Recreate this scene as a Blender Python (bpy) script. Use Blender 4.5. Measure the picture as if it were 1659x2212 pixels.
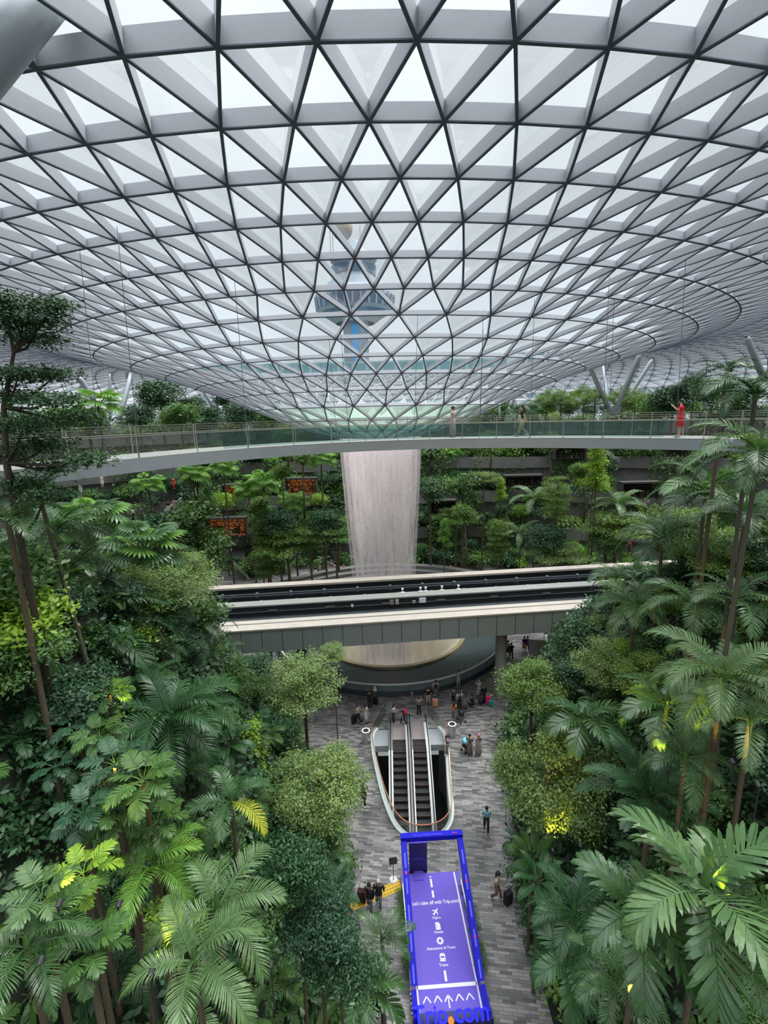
import bpy, math, random
import numpy as np
from mathutils import Vector, Matrix, Euler
for o in list(bpy.data.objects): bpy.data.objects.remove(o)
S = bpy.context.scene; C = S.collection
random.seed(7); RNG = np.random.default_rng(11)
R = math.radians
# ---------------------------------------------------------------- camera, sky, sun, exposure
FPX, PITCH, ROLL, CAMZ = 1009.0, R(11.77), R(1.407), 24.0
cF = Vector((0, math.cos(PITCH), -math.sin(PITCH))); cU0 = Vector((0, math.sin(PITCH), math.cos(PITCH))); cR0 = Vector((1, 0, 0))
cR = cR0*math.cos(ROLL) - cU0*math.sin(ROLL); cU = cR0*math.sin(ROLL) + cU0*math.cos(ROLL)
CAM = Vector((0, 0, CAMZ))
cam = bpy.data.cameras.new('camera'); camo = bpy.data.objects.new('camera', cam); C.objects.link(camo)
cam.sensor_fit = 'HORIZONTAL'; cam.sensor_width = 36; cam.lens = 36*FPX/1659; cam.clip_start = .05; cam.clip_end = 1500
m = Matrix((( cR.x, cU.x, -cF.x, 0), (cR.y, cU.y, -cF.y, 0), (cR.z, cU.z, -cF.z, 0), (0, 0, 0, 1)))
m.translation = CAM; camo.matrix_world = m; S.camera = camo
S.view_settings.view_transform = 'Standard'; S.view_settings.look = 'None'; S.view_settings.gamma = 1
S.view_settings.use_curve_mapping = False; S.view_settings.exposure = 0.35
SKY = 1.0
w = bpy.data.worlds.new('sky'); S.world = w; w.use_nodes = True; nt = w.node_tree; nt.nodes.clear()
def N(nt, t, **k):
    n = nt.nodes.new(t)
    for a, b in k.items():
        if a in ('operation', 'blend_type', 'data_type', 'noise_dimensions', 'wave_type', 'bands_direction', 'feature', 'color_ramp', 'offset', 'offset_frequency', 'rotation_type', 'clamp'): setattr(n, a, b)
    return n
def LK(nt, a, b): nt.links.new(a, b)
tc = N(nt, 'ShaderNodeTexCoord'); sp = N(nt, 'ShaderNodeSeparateXYZ'); LK(nt, tc.outputs['Generated'], sp.inputs[0])
rp = N(nt, 'ShaderNodeValToRGB'); LK(nt, sp.outputs[2], rp.inputs[0])
for i, (p, c) in enumerate([(0.0, (.22, .25, .22)), (.02, (.62, .68, .73)), (.30, (.70, .73, .78)), (.62, (.92, .94, .98)), (.92, (4.0, 4.0, 4.1))]):
    e = rp.color_ramp.elements[i] if i < 2 else rp.color_ramp.elements.new(p)
    e.position = p; e.color = (*c, 1)
nz = N(nt, 'ShaderNodeTexNoise'); nz.inputs['Scale'].default_value = 3.2; nz.inputs['Detail'].default_value = 5; LK(nt, tc.outputs['Generated'], nz.inputs['Vector'])
mr = N(nt, 'ShaderNodeMapRange'); mr.inputs['From Min'].default_value = .35; mr.inputs['From Max'].default_value = .7; mr.inputs['To Min'].default_value = .86; mr.inputs['To Max'].default_value = 1.12
LK(nt, nz.outputs[0], mr.inputs[0])
vm = N(nt, 'ShaderNodeVectorMath', operation='SCALE'); LK(nt, rp.outputs[0], vm.inputs[0]); LK(nt, mr.outputs[0], vm.inputs['Scale'])
bg = N(nt, 'ShaderNodeBackground'); bg.inputs[1].default_value = SKY; LK(nt, vm.outputs[0], bg.inputs[0])
wo = N(nt, 'ShaderNodeOutputWorld'); LK(nt, bg.outputs[0], wo.inputs[0])
sun = bpy.data.lights.new('sun', 'SUN'); sun.energy = 3.2; sun.angle = R(22); sun.color = (1, .97, .93)
suno = bpy.data.objects.new('sun', sun); C.objects.link(suno); suno.rotation_euler = (R(-12), R(24), 0)

# ---------------------------------------------------------------- pixel -> place helpers (rays of the photo met with real planes)
def ray(px, py):
    return (cF + cR*((px-829.5)/FPX) - cU*((py-1106)/FPX))
def onz(px, py, z=0.):
    d = ray(px, py); t = (z-CAMZ)/d.z; return CAM + d*t
def onY(px, py, Y):
    d = ray(px, py); return CAM + d*(Y/d.y)
def dep(px, py, Z): return CAM + ray(px, py)*Z
# ---------------------------------------------------------------- materials
def mat(name, col, rough=.6, metal=0., spec=.5, noise=0., nscale=8., emis=None, es=0., bump=0.):
    m = bpy.data.materials.new(name); m.use_nodes = True; t = m.node_tree; b = t.nodes['Principled BSDF']
    b.inputs['Base Color'].default_value = (*col, 1); b.inputs['Roughness'].default_value = rough; b.inputs['Metallic'].default_value = metal
    b.inputs['Specular IOR Level'].default_value = spec
    tc = N(t, 'ShaderNodeTexCoord'); nz = N(t, 'ShaderNodeTexNoise'); nz.inputs['Scale'].default_value = nscale; nz.inputs['Detail'].default_value = 4
    LK(t, tc.outputs['Object'], nz.inputs['Vector'])
    mp = N(t, 'ShaderNodeMapRange'); mp.inputs['To Min'].default_value = 1-noise; mp.inputs['To Max'].default_value = 1+noise; LK(t, nz.outputs[0], mp.inputs[0])
    v = N(t, 'ShaderNodeVectorMath', operation='SCALE'); v.inputs[0].default_value = col; LK(t, mp.outputs[0], v.inputs['Scale']); LK(t, v.outputs[0], b.inputs['Base Color'])
    if bump:
        bp = N(t, 'ShaderNodeBump'); bp.inputs['Strength'].default_value = bump; bp.inputs['Distance'].default_value = .03; LK(t, nz.outputs[0], bp.inputs['Height']); LK(t, bp.outputs[0], b.inputs['Normal'])
    if emis: b.inputs['Emission Color'].default_value = (*emis, 1); b.inputs['Emission Strength'].default_value = es
    return m
def leafm(name, c1, c2, rough=.42, trans=.25, spec=.4):
    m = bpy.data.materials.new(name); m.use_nodes = True; t = m.node_tree; b = t.nodes['Principled BSDF']
    oi = N(t, 'ShaderNodeObjectInfo'); g = N(t, 'ShaderNodeNewGeometry')
    ad = N(t, 'ShaderNodeMath', operation='ADD'); m1 = N(t, 'ShaderNodeMath', operation='MULTIPLY'); m1.inputs[1].default_value = .45
    m2 = N(t, 'ShaderNodeMath', operation='MULTIPLY'); m2.inputs[1].default_value = .55
    LK(t, oi.outputs['Random'], m1.inputs[0]); LK(t, g.outputs['Random Per Island'], m2.inputs[0]); LK(t, m1.outputs[0], ad.inputs[0]); LK(t, m2.outputs[0], ad.inputs[1])
    mx = N(t, 'ShaderNodeMix', data_type='RGBA'); mx.inputs[6].default_value = (*c1, 1); mx.inputs[7].default_value = (*c2, 1); LK(t, ad.outputs[0], mx.inputs[0])
    LK(t, mx.outputs[2], b.inputs['Base Color']); b.inputs['Roughness'].default_value = rough; b.inputs['Specular IOR Level'].default_value = spec
    tr = N(t, 'ShaderNodeBsdfTranslucent'); br = N(t, 'ShaderNodeVectorMath', operation='MULTIPLY'); br.inputs[1].default_value = (1.3, 1.5, .5); LK(t, mx.outputs[2], br.inputs[0]); LK(t, br.outputs[0], tr.inputs[0])
    ms = N(t, 'ShaderNodeMixShader'); ms.inputs[0].default_value = trans; LK(t, b.outputs[0], ms.inputs[1]); LK(t, tr.outputs[0], ms.inputs[2])
    LK(t, ms.outputs[0], t.nodes['Material Output'].inputs[0]); return m
def glassm(name, tint, refl=.12, rough=.03, haze=0., hazec=(.8, .85, .85)):
    m = bpy.data.materials.new(name); m.use_nodes = True; t = m.node_tree; t.nodes.remove(t.nodes['Principled BSDF'])
    a = N(t, 'ShaderNodeBsdfTransparent'); a.inputs[0].default_value = (*tint, 1); g = N(t, 'ShaderNodeBsdfGlossy'); g.inputs['Roughness'].default_value = rough
    fr = N(t, 'ShaderNodeLayerWeight'); fr.inputs[0].default_value = .25
    mp = N(t, 'ShaderNodeMath', operation='MULTIPLY_ADD'); mp.inputs[1].default_value = refl*3; mp.inputs[2].default_value = refl*.3; LK(t, fr.outputs['Fresnel'], mp.inputs[0])
    ms = N(t, 'ShaderNodeMixShader'); LK(t, mp.outputs[0], ms.inputs[0]); LK(t, a.outputs[0], ms.inputs[1]); LK(t, g.outputs[0], ms.inputs[2]); out = ms.outputs[0]
    if haze:
        d = N(t, 'ShaderNodeBsdfDiffuse'); d.inputs[0].default_value = (*hazec, 1); m2 = N(t, 'ShaderNodeMixShader'); m2.inputs[0].default_value = haze
        LK(t, out, m2.inputs[1]); LK(t, d.outputs[0], m2.inputs[2]); out = m2.outputs[0]
    LK(t, out, t.nodes['Material Output'].inputs[0]); return m
M = dict(
 steel=mat('steel_web', (.40, .405, .44), .42, .0, noise=.06), darkshade=mat('dark_steel_and_shade', (.062, .078, .115), .5, noise=.1), steelcol=mat('steel_column', (.34, .38, .42), .35, .2, noise=.06),  # dark steel: underside shade put into the beam-bottom colour, also joints and cables
 roofglass=glassm('roof_glass', (.90, .96, .97), .09, haze=.03), railglass=glassm('rail_glass', (.50, .66, .64), .16, haze=.05, hazec=(.4, .6, .57)), poolglass=glassm('pool_glass', (.42, .52, .52), .2, haze=.3, hazec=(.36, .46, .48)),
 mesh=mat('mesh_rail', (.33, .33, .28), .5, .4), metal=mat('brushed_metal', (.5, .5, .48), .35, .7), rail=mat('rail_metal', (.42, .40, .34), .35, .6),
 concrete=mat('light_concrete', (.27, .26, .245), .8, noise=.15, nscale=.7), cream=mat('cream_concrete', (.43, .37, .325), .8, noise=.16, nscale=1.2), deck=mat('deck_grey', (.30, .32, .34), .6, noise=.08, nscale=2.), decktop=mat('deck_top', (.26, .26, .24), .7, noise=.08),
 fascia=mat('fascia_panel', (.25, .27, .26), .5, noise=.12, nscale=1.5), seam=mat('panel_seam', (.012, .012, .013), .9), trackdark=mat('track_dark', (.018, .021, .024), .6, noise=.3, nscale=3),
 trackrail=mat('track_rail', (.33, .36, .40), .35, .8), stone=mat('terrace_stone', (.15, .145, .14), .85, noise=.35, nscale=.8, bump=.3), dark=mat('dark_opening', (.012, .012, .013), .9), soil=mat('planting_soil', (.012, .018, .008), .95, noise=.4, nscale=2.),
 white=mat('white_metal', (.74, .74, .72), .4, noise=.04), black=mat('black_rubber', (.014, .014, .016), .5), step=mat('step_metal', (.045, .045, .05), .4, .5, noise=.2, nscale=20), plate=mat('landing_plate', (.42, .35, .35), .35, .4, noise=.06), copper=mat('copper_rail', (.50, .20, .11), .3, .6), edge=mat('step_edge', (.20, .09, .04), .5), clearglass=glassm('clear_glass', (.80, .85, .83), .12), framestone=mat('frame_stone', (.045, .042, .04), .8),
 blue=mat('blue_panel', (.006, .005, .50), .55, spec=.25, noise=.05), purple=mat('violet_floor', (.13, .075, .56), .45, noise=.06, nscale=2.), navy=mat('navy_board', (.02, .016, .10), .3), wpaint=mat('white_paint', (.82, .82, .86), .6), lilac=mat('pale_print', (.10, .11, .75), .5), orange=mat('orange_plastic', (.85, .27, .03), .5), red=mat('red_print', (.6, .03, .12), .5), letterblue=mat('letter_blue', (.002, .004, .9), .3, emis=(0, .0, 1), es=.8),
 yellow=mat('yellow_tactile', (.72, .46, .03), .6, noise=.1), gold=mat('acrylic_lip', (.50, .40, .24), .22, .3, noise=.25, nscale=.6), basin=mat('basin_inner', (.52, .45, .35), .3, 0, noise=.35, nscale=.5), foam=mat('foam', (.75, .73, .72), .8, noise=.12, nscale=2.), poolring=mat('pool_wall', (.05, .06, .065), .3),
 trunk=mat('bark', (.10, .072, .045), .85, noise=.3, nscale=6, bump=.4), trunkg=mat('palm_bark', (.085, .075, .05), .8, noise=.35, nscale=9, bump=.4), trunkd=mat('dark_bark', (.06, .045, .03), .85, noise=.3, nscale=6),
 skin=mat('skin', (.52, .32, .22), .6), hair=mat('hair_black', (.012, .010, .010), .5), hairb=mat('hair_grey', (.25, .23, .21), .6),
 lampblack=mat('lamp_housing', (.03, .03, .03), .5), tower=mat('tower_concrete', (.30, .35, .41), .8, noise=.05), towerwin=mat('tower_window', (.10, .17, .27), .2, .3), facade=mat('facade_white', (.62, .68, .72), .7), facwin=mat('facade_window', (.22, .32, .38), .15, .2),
)
G = dict(
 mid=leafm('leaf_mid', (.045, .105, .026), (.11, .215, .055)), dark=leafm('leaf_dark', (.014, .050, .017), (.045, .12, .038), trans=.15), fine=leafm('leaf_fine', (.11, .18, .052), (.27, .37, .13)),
 bright=leafm('leaf_bright', (.16, .30, .03), (.34, .50, .06)), yellow=leafm('leaf_yellow', (.40, .44, .03), (.62, .58, .06)), palm=leafm('palm_green', (.026, .078, .022), (.085, .175, .055), rough=.36, spec=.6), palmp=leafm('palm_pale', (.060, .125, .045), (.15, .245, .09), rough=.4, spec=.5),
 blue=leafm('leaf_blue_green', (.020, .065, .032), (.065, .145, .07)), tan=leafm('frond_tan', (.36, .27, .06), (.48, .36, .12)), olive=leafm('leaf_olive', (.075, .145, .03), (.17, .27, .055)), fan=leafm('fan_green', (.08, .19, .03), (.20, .38, .06)),
)
def paver():
    m = bpy.data.materials.new('stone_pavers'); m.use_nodes = True; t = m.node_tree; b = t.nodes['Principled BSDF']
    tc = N(t, 'ShaderNodeTexCoord'); mp = N(t, 'ShaderNodeMapping'); mp.inputs['Rotation'].default_value = (0, 0, R(7)); LK(t, tc.outputs['Object'], mp.inputs[0])
    br = N(t, 'ShaderNodeTexBrick'); br.inputs['Scale'].default_value = 1; br.inputs['Brick Width'].default_value = .52; br.inputs['Row Height'].default_value = .13; br.inputs['Mortar Size'].default_value = .006
    br.inputs['Color1'].default_value = (.075, .072, .075, 1); br.inputs['Color2'].default_value = (.32, .295, .285, 1); br.inputs['Mortar'].default_value = (.05, .05, .05, 1); br.offset = .37
    LK(t, mp.outputs[0], br.inputs[0])
    nz = N(t, 'ShaderNodeTexNoise'); nz.inputs['Scale'].default_value = .35; nz.inputs['Detail'].default_value = 5; LK(t, tc.outputs['Object'], nz.inputs['Vector'])
    mr = N(t, 'ShaderNodeMapRange'); mr.inputs['From Min'].default_value = .3; mr.inputs['From Max'].default_value = .7; mr.inputs['To Min'].default_value = .7; mr.inputs['To Max'].default_value = 1.25; LK(t, nz.outputs[0], mr.inputs[0])
    v = N(t, 'ShaderNodeVectorMath', operation='SCALE'); LK(t, br.outputs[0], v.inputs[0]); LK(t, mr.outputs[0], v.inputs['Scale']); LK(t, v.outputs[0], b.inputs['Base Color'])
    rr = N(t, 'ShaderNodeMapRange'); rr.inputs['To Min'].default_value = .25; rr.inputs['To Max'].default_value = .6; LK(t, nz.outputs[0], rr.inputs[0]); LK(t, rr.outputs[0], b.inputs['Roughness'])
    return m
M['paver'] = paver()
def waterm():
    m = bpy.data.materials.new('pool_water'); m.use_nodes = True; t = m.node_tree; b = t.nodes['Principled BSDF']
    b.inputs['Base Color'].default_value = (.06, .078, .082, 1); b.inputs['Roughness'].default_value = .2
    tc = N(t, 'ShaderNodeTexCoord'); nz = N(t, 'ShaderNodeTexNoise'); nz.inputs['Scale'].default_value = 5; nz.inputs['Detail'].default_value = 4; LK(t, tc.outputs['Object'], nz.inputs['Vector'])
    bp = N(t, 'ShaderNodeBump'); bp.inputs['Strength'].default_value = .6; bp.inputs['Distance'].default_value = .12; LK(t, nz.outputs[0], bp.inputs['Height']); LK(t, bp.outputs[0], b.inputs['Normal']); return m
M['water'] = waterm()
def fallm(name, seed, lo, hi):
    m = bpy.data.materials.new(name); m.use_nodes = True; t = m.node_tree; b = t.nodes['Principled BSDF']
    b.inputs['Base Color'].default_value = (.93, .86, .87, 1); b.inputs['Roughness'].default_value = .7
    g = N(t, 'ShaderNodeTexCoord'); mp = N(t, 'ShaderNodeMapping'); mp.inputs['Location'].default_value = (seed, seed*2, 0); mp.inputs['Scale'].default_value = (1, 1, .07); LK(t, g.outputs['Object'], mp.inputs[0])
    n1 = N(t, 'ShaderNodeTexNoise'); n1.inputs['Scale'].default_value = 3.2; n1.inputs['Detail'].default_value = 8; n1.inputs['Roughness'].default_value = .75; LK(t, mp.outputs[0], n1.inputs['Vector'])
    mp2 = N(t, 'ShaderNodeMapping'); mp2.inputs['Scale'].default_value = (1, 1, .35); LK(t, g.outputs['Object'], mp2.inputs[0])
    n2 = N(t, 'ShaderNodeTexNoise'); n2.inputs['Scale'].default_value = 16; n2.inputs['Detail'].default_value = 2; LK(t, mp2.outputs[0], n2.inputs['Vector'])
    sp = N(t, 'ShaderNodeSeparateXYZ'); LK(t, g.outputs['Object'], sp.inputs[0])
    zr = N(t, 'ShaderNodeMapRange'); zr.inputs['From Min'].default_value = 0; zr.inputs['From Max'].default_value = 22; zr.inputs['To Min'].default_value = .12; zr.inputs['To Max'].default_value = .40; LK(t, sp.outputs[2], zr.inputs[0])
    ml = N(t, 'ShaderNodeMath', operation='MULTIPLY'); LK(t, n2.outputs[0], ml.inputs[0]); LK(t, zr.outputs[0], ml.inputs[1])
    sb = N(t, 'ShaderNodeMath', operation='ADD'); LK(t, n1.outputs[0], sb.inputs[0]); LK(t, ml.outputs[0], sb.inputs[1])
    mr = N(t, 'ShaderNodeMapRange'); mr.inputs['From Min'].default_value = lo; mr.inputs['From Max'].default_value = hi; mr.inputs['To Min'].default_value = .04; mr.inputs['To Max'].default_value = .95; LK(t, sb.outputs[0], mr.inputs[0])
    cr = N(t, 'ShaderNodeMapRange'); cr.inputs['From Min'].default_value = .35; cr.inputs['From Max'].default_value = .65; cr.inputs['To Min'].default_value = .5; cr.inputs['To Max'].default_value = 1.05; LK(t, n2.outputs[0], cr.inputs[0])
    n3 = N(t, 'ShaderNodeTexNoise'); n3.inputs['Scale'].default_value = 1.3; n3.inputs['Detail'].default_value = 3; LK(t, mp.outputs[0], n3.inputs['Vector']); c3 = N(t, 'ShaderNodeMapRange'); c3.inputs['From Min'].default_value = .35; c3.inputs['From Max'].default_value = .65; c3.inputs['To Min'].default_value = .62; c3.inputs['To Max'].default_value = 1.05; LK(t, n3.outputs[0], c3.inputs[0])
    pm = N(t, 'ShaderNodeMath', operation='MULTIPLY'); LK(t, cr.outputs[0], pm.inputs[0]); LK(t, c3.outputs[0], pm.inputs[1]); cv = N(t, 'ShaderNodeVectorMath', operation='SCALE'); cv.inputs[0].default_value = (.96, .84, .87); LK(t, pm.outputs[0], cv.inputs['Scale']); LK(t, cv.outputs[0], b.inputs['Base Color'])
    a = N(t, 'ShaderNodeBsdfTransparent'); tl = N(t, 'ShaderNodeBsdfTranslucent'); tl.inputs[0].default_value = (.93, .87, .89, 1); m1 = N(t, 'ShaderNodeMixShader'); m1.inputs[0].default_value = .5; LK(t, b.outputs[0], m1.inputs[1]); LK(t, tl.outputs[0], m1.inputs[2])
    ms = N(t, 'ShaderNodeMixShader'); LK(t, mr.outputs[0], ms.inputs[0]); LK(t, a.outputs[0], ms.inputs[1]); LK(t, m1.outputs[0], ms.inputs[2]); LK(t, ms.outputs[0], t.nodes['Material Output'].inputs[0]); return m
# ---------------------------------------------------------------- mesh helpers
class MB:
    def __init__(s): s.v = []; s.f = []; s.mi = []
    def add(s, vs, fs, mi=0):
        b = len(s.v); s.v += [tuple(v) for v in vs]; s.f += [tuple(b+i for i in f) for f in fs]; s.mi += [mi]*len(fs); return s
    def box(s, c, d, rot=None, mi=0):
        c = Vector(c); hx, hy, hz = d[0]/2, d[1]/2, d[2]/2
        vs = [Vector((x, y, z)) for x in (-hx, hx) for y in (-hy, hy) for z in (-hz, hz)]
        if rot is not None:
            q = rot if isinstance(rot, Matrix) else Euler(rot).to_matrix(); vs = [q @ v for v in vs]
        return s.add([v+c for v in vs], [(0, 1, 3, 2), (4, 6, 7, 5), (0, 4, 5, 1), (2, 3, 7, 6), (0, 2, 6, 4), (1, 5, 7, 3)], mi)
    def tube(s, pts, rad, n=8, mi=0, cap=True, sx=1., sy=1.):
        pts = [Vector(p) for p in pts]; k = len(pts)
        if not hasattr(rad, '__len__'): rad = [rad]*k
        vs = []; prev = None
        for i, p in enumerate(pts):
            t = (pts[min(i+1, k-1)]-pts[max(i-1, 0)]).normalized()
            a = prev if prev is not None else (Vector((1, 0, 0)) if abs(t.x) < .8 else Vector((0, 1, 0)))
            a = (a - t*a.dot(t)).normalized(); b = t.cross(a); prev = a
            for j in range(n):
                th = 2*math.pi*j/n; vs.append(p + a*math.cos(th)*rad[i]*sx + b*math.sin(th)*rad[i]*sy)
        fs = [(i*n+j, i*n+(j+1) % n, (i+1)*n+(j+1) % n, (i+1)*n+j) for i in range(k-1) for j in range(n)]
        if cap: fs += [tuple(range(n))[::-1], tuple((k-1)*n+j for j in range(n))]
        return s.add(vs, fs, mi)
    def lathe(s, prof, n=32, mi=0, c=(0, 0, 0), a0=0., a1=2*math.pi):
        full = abs(a1-a0-2*math.pi) < 1e-6; m_ = n if full else n+1
        vs = [(c[0]+r*math.cos(a0+(a1-a0)*j/n), c[1]+r*math.sin(a0+(a1-a0)*j/n), c[2]+z) for r, z in prof for j in range(m_)]
        fs = [(i*m_+j, i*m_+(j+1) % m_, (i+1)*m_+(j+1) % m_, (i+1)*m_+j) for i in range(len(prof)-1) for j in range(n)]
        return s.add(vs, fs, mi)
    def sph(s, c, r, n=10, mi=0):
        if not hasattr(r, '__len__'): r = (r, r, r)
        k = n//2+1; vs = []; 
        for i in range(k):
            ph = math.pi*i/(k-1)
            for j in range(n):
                th = 2*math.pi*j/n; vs.append((c[0]+r[0]*math.sin(ph)*math.cos(th), c[1]+r[1]*math.sin(ph)*math.sin(th), c[2]+r[2]*math.cos(ph)))
        return s.add(vs, [(i*n+j, (i+1)*n+j, (i+1)*n+(j+1) % n, i*n+(j+1) % n) for i in range(k-1) for j in range(n)], mi)
    def prism(s, outline, z0, z1, mi=0):
        n = len(outline)
        return s.add([(x, y, z0) for x, y in outline]+[(x, y, z1) for x, y in outline], [tuple(range(n))[::-1], tuple(range(n, 2*n))]+[(i, (i+1) % n, n+(i+1) % n, n+i) for i in range(n)], mi)
    def mesh(s, name, mats, smooth=False):
        me = bpy.data.meshes.new(name); me.from_pydata(s.v, [], s.f)
        for m_ in (mats if isinstance(mats, (list, tuple)) else [mats]): me.materials.append(m_)
        me.polygons.foreach_set('material_index', s.mi)
        if smooth: me.polygons.foreach_set('use_smooth', [True]*len(me.polygons))
        me.update(); return me
def npmesh(name, V, F, mats, smooth=False):
    me = bpy.data.meshes.new(name); V = np.asarray(V, np.float32); F = np.asarray(F, np.int32); k = F.shape[1]
    me.vertices.add(len(V)); me.vertices.foreach_set('co', V.ravel()); me.loops.add(F.size); me.loops.foreach_set('vertex_index', F.ravel())
    me.polygons.add(len(F)); me.polygons.foreach_set('loop_start', np.arange(0, F.size, k, dtype=np.int32))
    if smooth: me.polygons.foreach_set('use_smooth', np.ones(len(F), bool))
    for m_ in (mats if isinstance(mats, (list, tuple)) else [mats]): me.materials.append(m_)
    me.update(calc_edges=True); me.validate(); return me
def setp(o, label=None, cat=None, group=None, kind=None):
    if label: o['label'] = label
    if cat: o['category'] = cat
    if group: o['group'] = group
    if kind: o['kind'] = kind
    return o
def ob(name, me, parent=None, loc=None, rot=None, sc=None, m_=None, **k):
    o = bpy.data.objects.new(name, me); C.objects.link(o)
    if parent is not None: o.parent = parent
    if loc is not None: o.location = loc
    if rot is not None: o.rotation_euler = rot
    if sc is not None: o.scale = sc if hasattr(sc, '__len__') else (sc, sc, sc)
    if m_ is not None and len(o.material_slots): o.material_slots[0].link = 'OBJECT'; o.material_slots[0].material = m_
    return setp(o, **k)
def th(name, label, cat, loc=(0, 0, 0), rz=0, group=None, sc=1., kind=None):
    return ob(name, None, None, loc, (0, 0, rz), sc, label=label, cat=cat, group=group, kind=kind)
# ---------------------------------------------------------------- ground plan and terrain
def interp(x, pts):
    return float(np.interp(x, [p[0] for p in pts], [p[1] for p in pts]))
EL = [(0, -2.0), (16, -2.0), (18, -2.3), (21.5, -2.8), (24.7, -3.7), (31, -7.3), (33.4, -9.2), (36, -12.7), (39, -15.7), (42, -18.7), (48, -24)]
ER = [(0, 6.0), (16, 6.1), (19, 6.3), (21.3, 6.9), (26, 7.6), (30.6, 8.6), (34, 9.8), (36, 11.5), (39, 14.5), (43, 18.5), (48, 25)]
CAPL = [(0, 21.6), (9, 21.6), (14, 19.5), (20, 16.5), (26, 11.5), (30, 7.5), (33, 5.5), (44, 5.0), (47, 3), (49, 0)]
CAPR = [(0, 21.6), (12, 21.6), (18, 18), (26, 14), (31, 10.5), (34.5, 6.3), (45, 5.8), (47.5, 3), (50, 0)]
ECX, ECY, EA, EB, EN = 0., 50., 52., 25., 2.4
def offs(X, Y):
    a = math.atan2(Y-ECY, X-ECX); ca, sa = abs(math.cos(a)), abs(math.sin(a))
    rr = ((ca/EA)**EN+(sa/EB)**EN)**(-1/EN); return math.hypot(X-ECX, Y-ECY)-rr
SLP = [(0, 1.95), (27, 1.9)]
def T(X, Y):
    z = 0.
    sl = interp(Y, EL)-X; sr = X-interp(Y, ER)
    if sl > 0 and Y < 50: z = max(z, min(interp(Y, SLP)*sl, interp(Y, CAPL)))
    if sr > 0 and Y < 50: z = max(z, min(interp(Y, SLP)*sr, interp(Y, CAPR)))
    if Y > 46 or abs(X) > 40:
        o_ = offs(X, Y)
        if o_ > 10: z = max(z, 21.6)
    return z
V = []; xs = np.arange(-90, 90.1, 1.0); ys = np.arange(1, 128, 1.0)
for y in ys:
    for x in xs:
        t_ = T(x, y); V.append((x, y, (t_ + .22*math.sin(x*1.7)*math.cos(y*1.3)) if t_ > .3 else -.6))
nx = len(xs); F = [(j*nx+i, j*nx+i+1, (j+1)*nx+i+1, (j+1)*nx+i) for j in range(len(ys)-1) for i in range(nx-1)
     if max(V[j*nx+i][2], V[j*nx+i+1][2], V[(j+1)*nx+i+1][2], V[(j+1)*nx+i][2]) > -.5]
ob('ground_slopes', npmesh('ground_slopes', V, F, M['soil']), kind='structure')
# floor of stone pavers with two openings: the basin and the escalator well
import bmesh
PC = (.4, 49.2)
def circ(c, r, n): return [(c[0]+r*math.cos(2*math.pi*i/n), c[1]+r*math.sin(2*math.pi*i/n)) for i in range(n)]
WELL = [(-.95, 32.2), (-1.28, 31.3), (-1.15, 29.5), (-.8, 27.3), (-.45, 25.6), (-.12, 24.4), (.25, 23.45), (.8, 22.75), (1.5, 22.45), (2.3, 22.5), (3.0, 22.85), (3.5, 23.55), (3.72, 24.5), (3.8, 25.8), (3.95, 27.6), (4.15, 29.6), (4.2, 31.3), (3.85, 32.2)]
WELL = WELL[::-1]
def ringed(loops, z, name, m_, **k):
    bm = bmesh.new()
    for lp in loops:
        vs = [bm.verts.new((x, y, z)) for x, y in lp]
        for i in range(len(vs)): bm.edges.new((vs[i], vs[(i+1) % len(vs)]))
    bmesh.ops.triangle_fill(bm, edges=bm.edges[:], use_beauty=True)
    for f in bm.faces:
        f.normal_update()
        if f.normal.z < 0: f.normal_flip()
    me = bpy.data.meshes.new(name); bm.to_mesh(me); me.materials.append(m_); bm.free(); return ob(name, me, **k)
ringed([[(-70, 2), (70, 2), (70, 90), (-70, 90)], circ(PC, 8.2, 64), WELL], 0, 'floor', M['paver'], kind='structure')
# ---------------------------------------------------------------- far terraces of the valley: stone risers, ledges, lit openings
def pathpt(a, o_):
    ca, sa = math.cos(a), math.sin(a); rr = ((abs(ca)/EA)**EN+(abs(sa)/EB)**EN)**(-1/EN); return (ECX+ca*(rr+o_), ECY+sa*(rr+o_))
LZ = [0, 5.4, 10.8, 16.2, 21.6]; LO = [0, 3.2, 6.4, 9.6]
for k in range(4):
    b = MB(); n = 150; A0, A1 = R(-14), R(194)
    def P(i, o_, z): a = A0+(A1-A0)*i/n; x, y = pathpt(a, o_+.9*math.sin(a*7+k*2.)+.4*math.sin(a*17+k)); return (x, y, z)
    vs = []
    for i in range(n+1):
        o_ = LO[k]; nxt = LO[k]+3.2 if k < 3 else LO[k]+3
        vs += [P(i, o_+.55, LZ[k]-.3), P(i, o_+.55, LZ[k+1]-1.5), P(i, o_-.25, LZ[k+1]-1.5), P(i, o_-.25, LZ[k+1]+.35), P(i, o_+.05, LZ[k+1]+.35), P(i, o_+.05, LZ[k+1]-.05), P(i, nxt+2.6, LZ[k+1]-.05)]
    b.add(vs, [(i*7+j, (i+1)*7+j, (i+1)*7+j+1, i*7+j+1) for i in range(n) for j in range(6)])
    ob('wall_terrace', b.mesh('wall_terrace', M['stone']), kind='structure')
warm = mat('shop_light', (.3, .12, .05), .6, noise=.8, nscale=2.2)
t = warm.node_tree; nzz = N(t, 'ShaderNodeTexVoronoi'); nzz.inputs['Scale'].default_value = 2.6; tcc = N(t, 'ShaderNodeTexCoord'); LK(t, tcc.outputs['Object'], nzz.inputs['Vector'])
rr_ = N(t, 'ShaderNodeValToRGB'); rr_.color_ramp.elements[0].position = .25; rr_.color_ramp.elements[0].color = (.75, .22, .05, 1); rr_.color_ramp.elements[1].position = .75; rr_.color_ramp.elements[1].color = (.02, .006, .003, 1)
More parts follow.
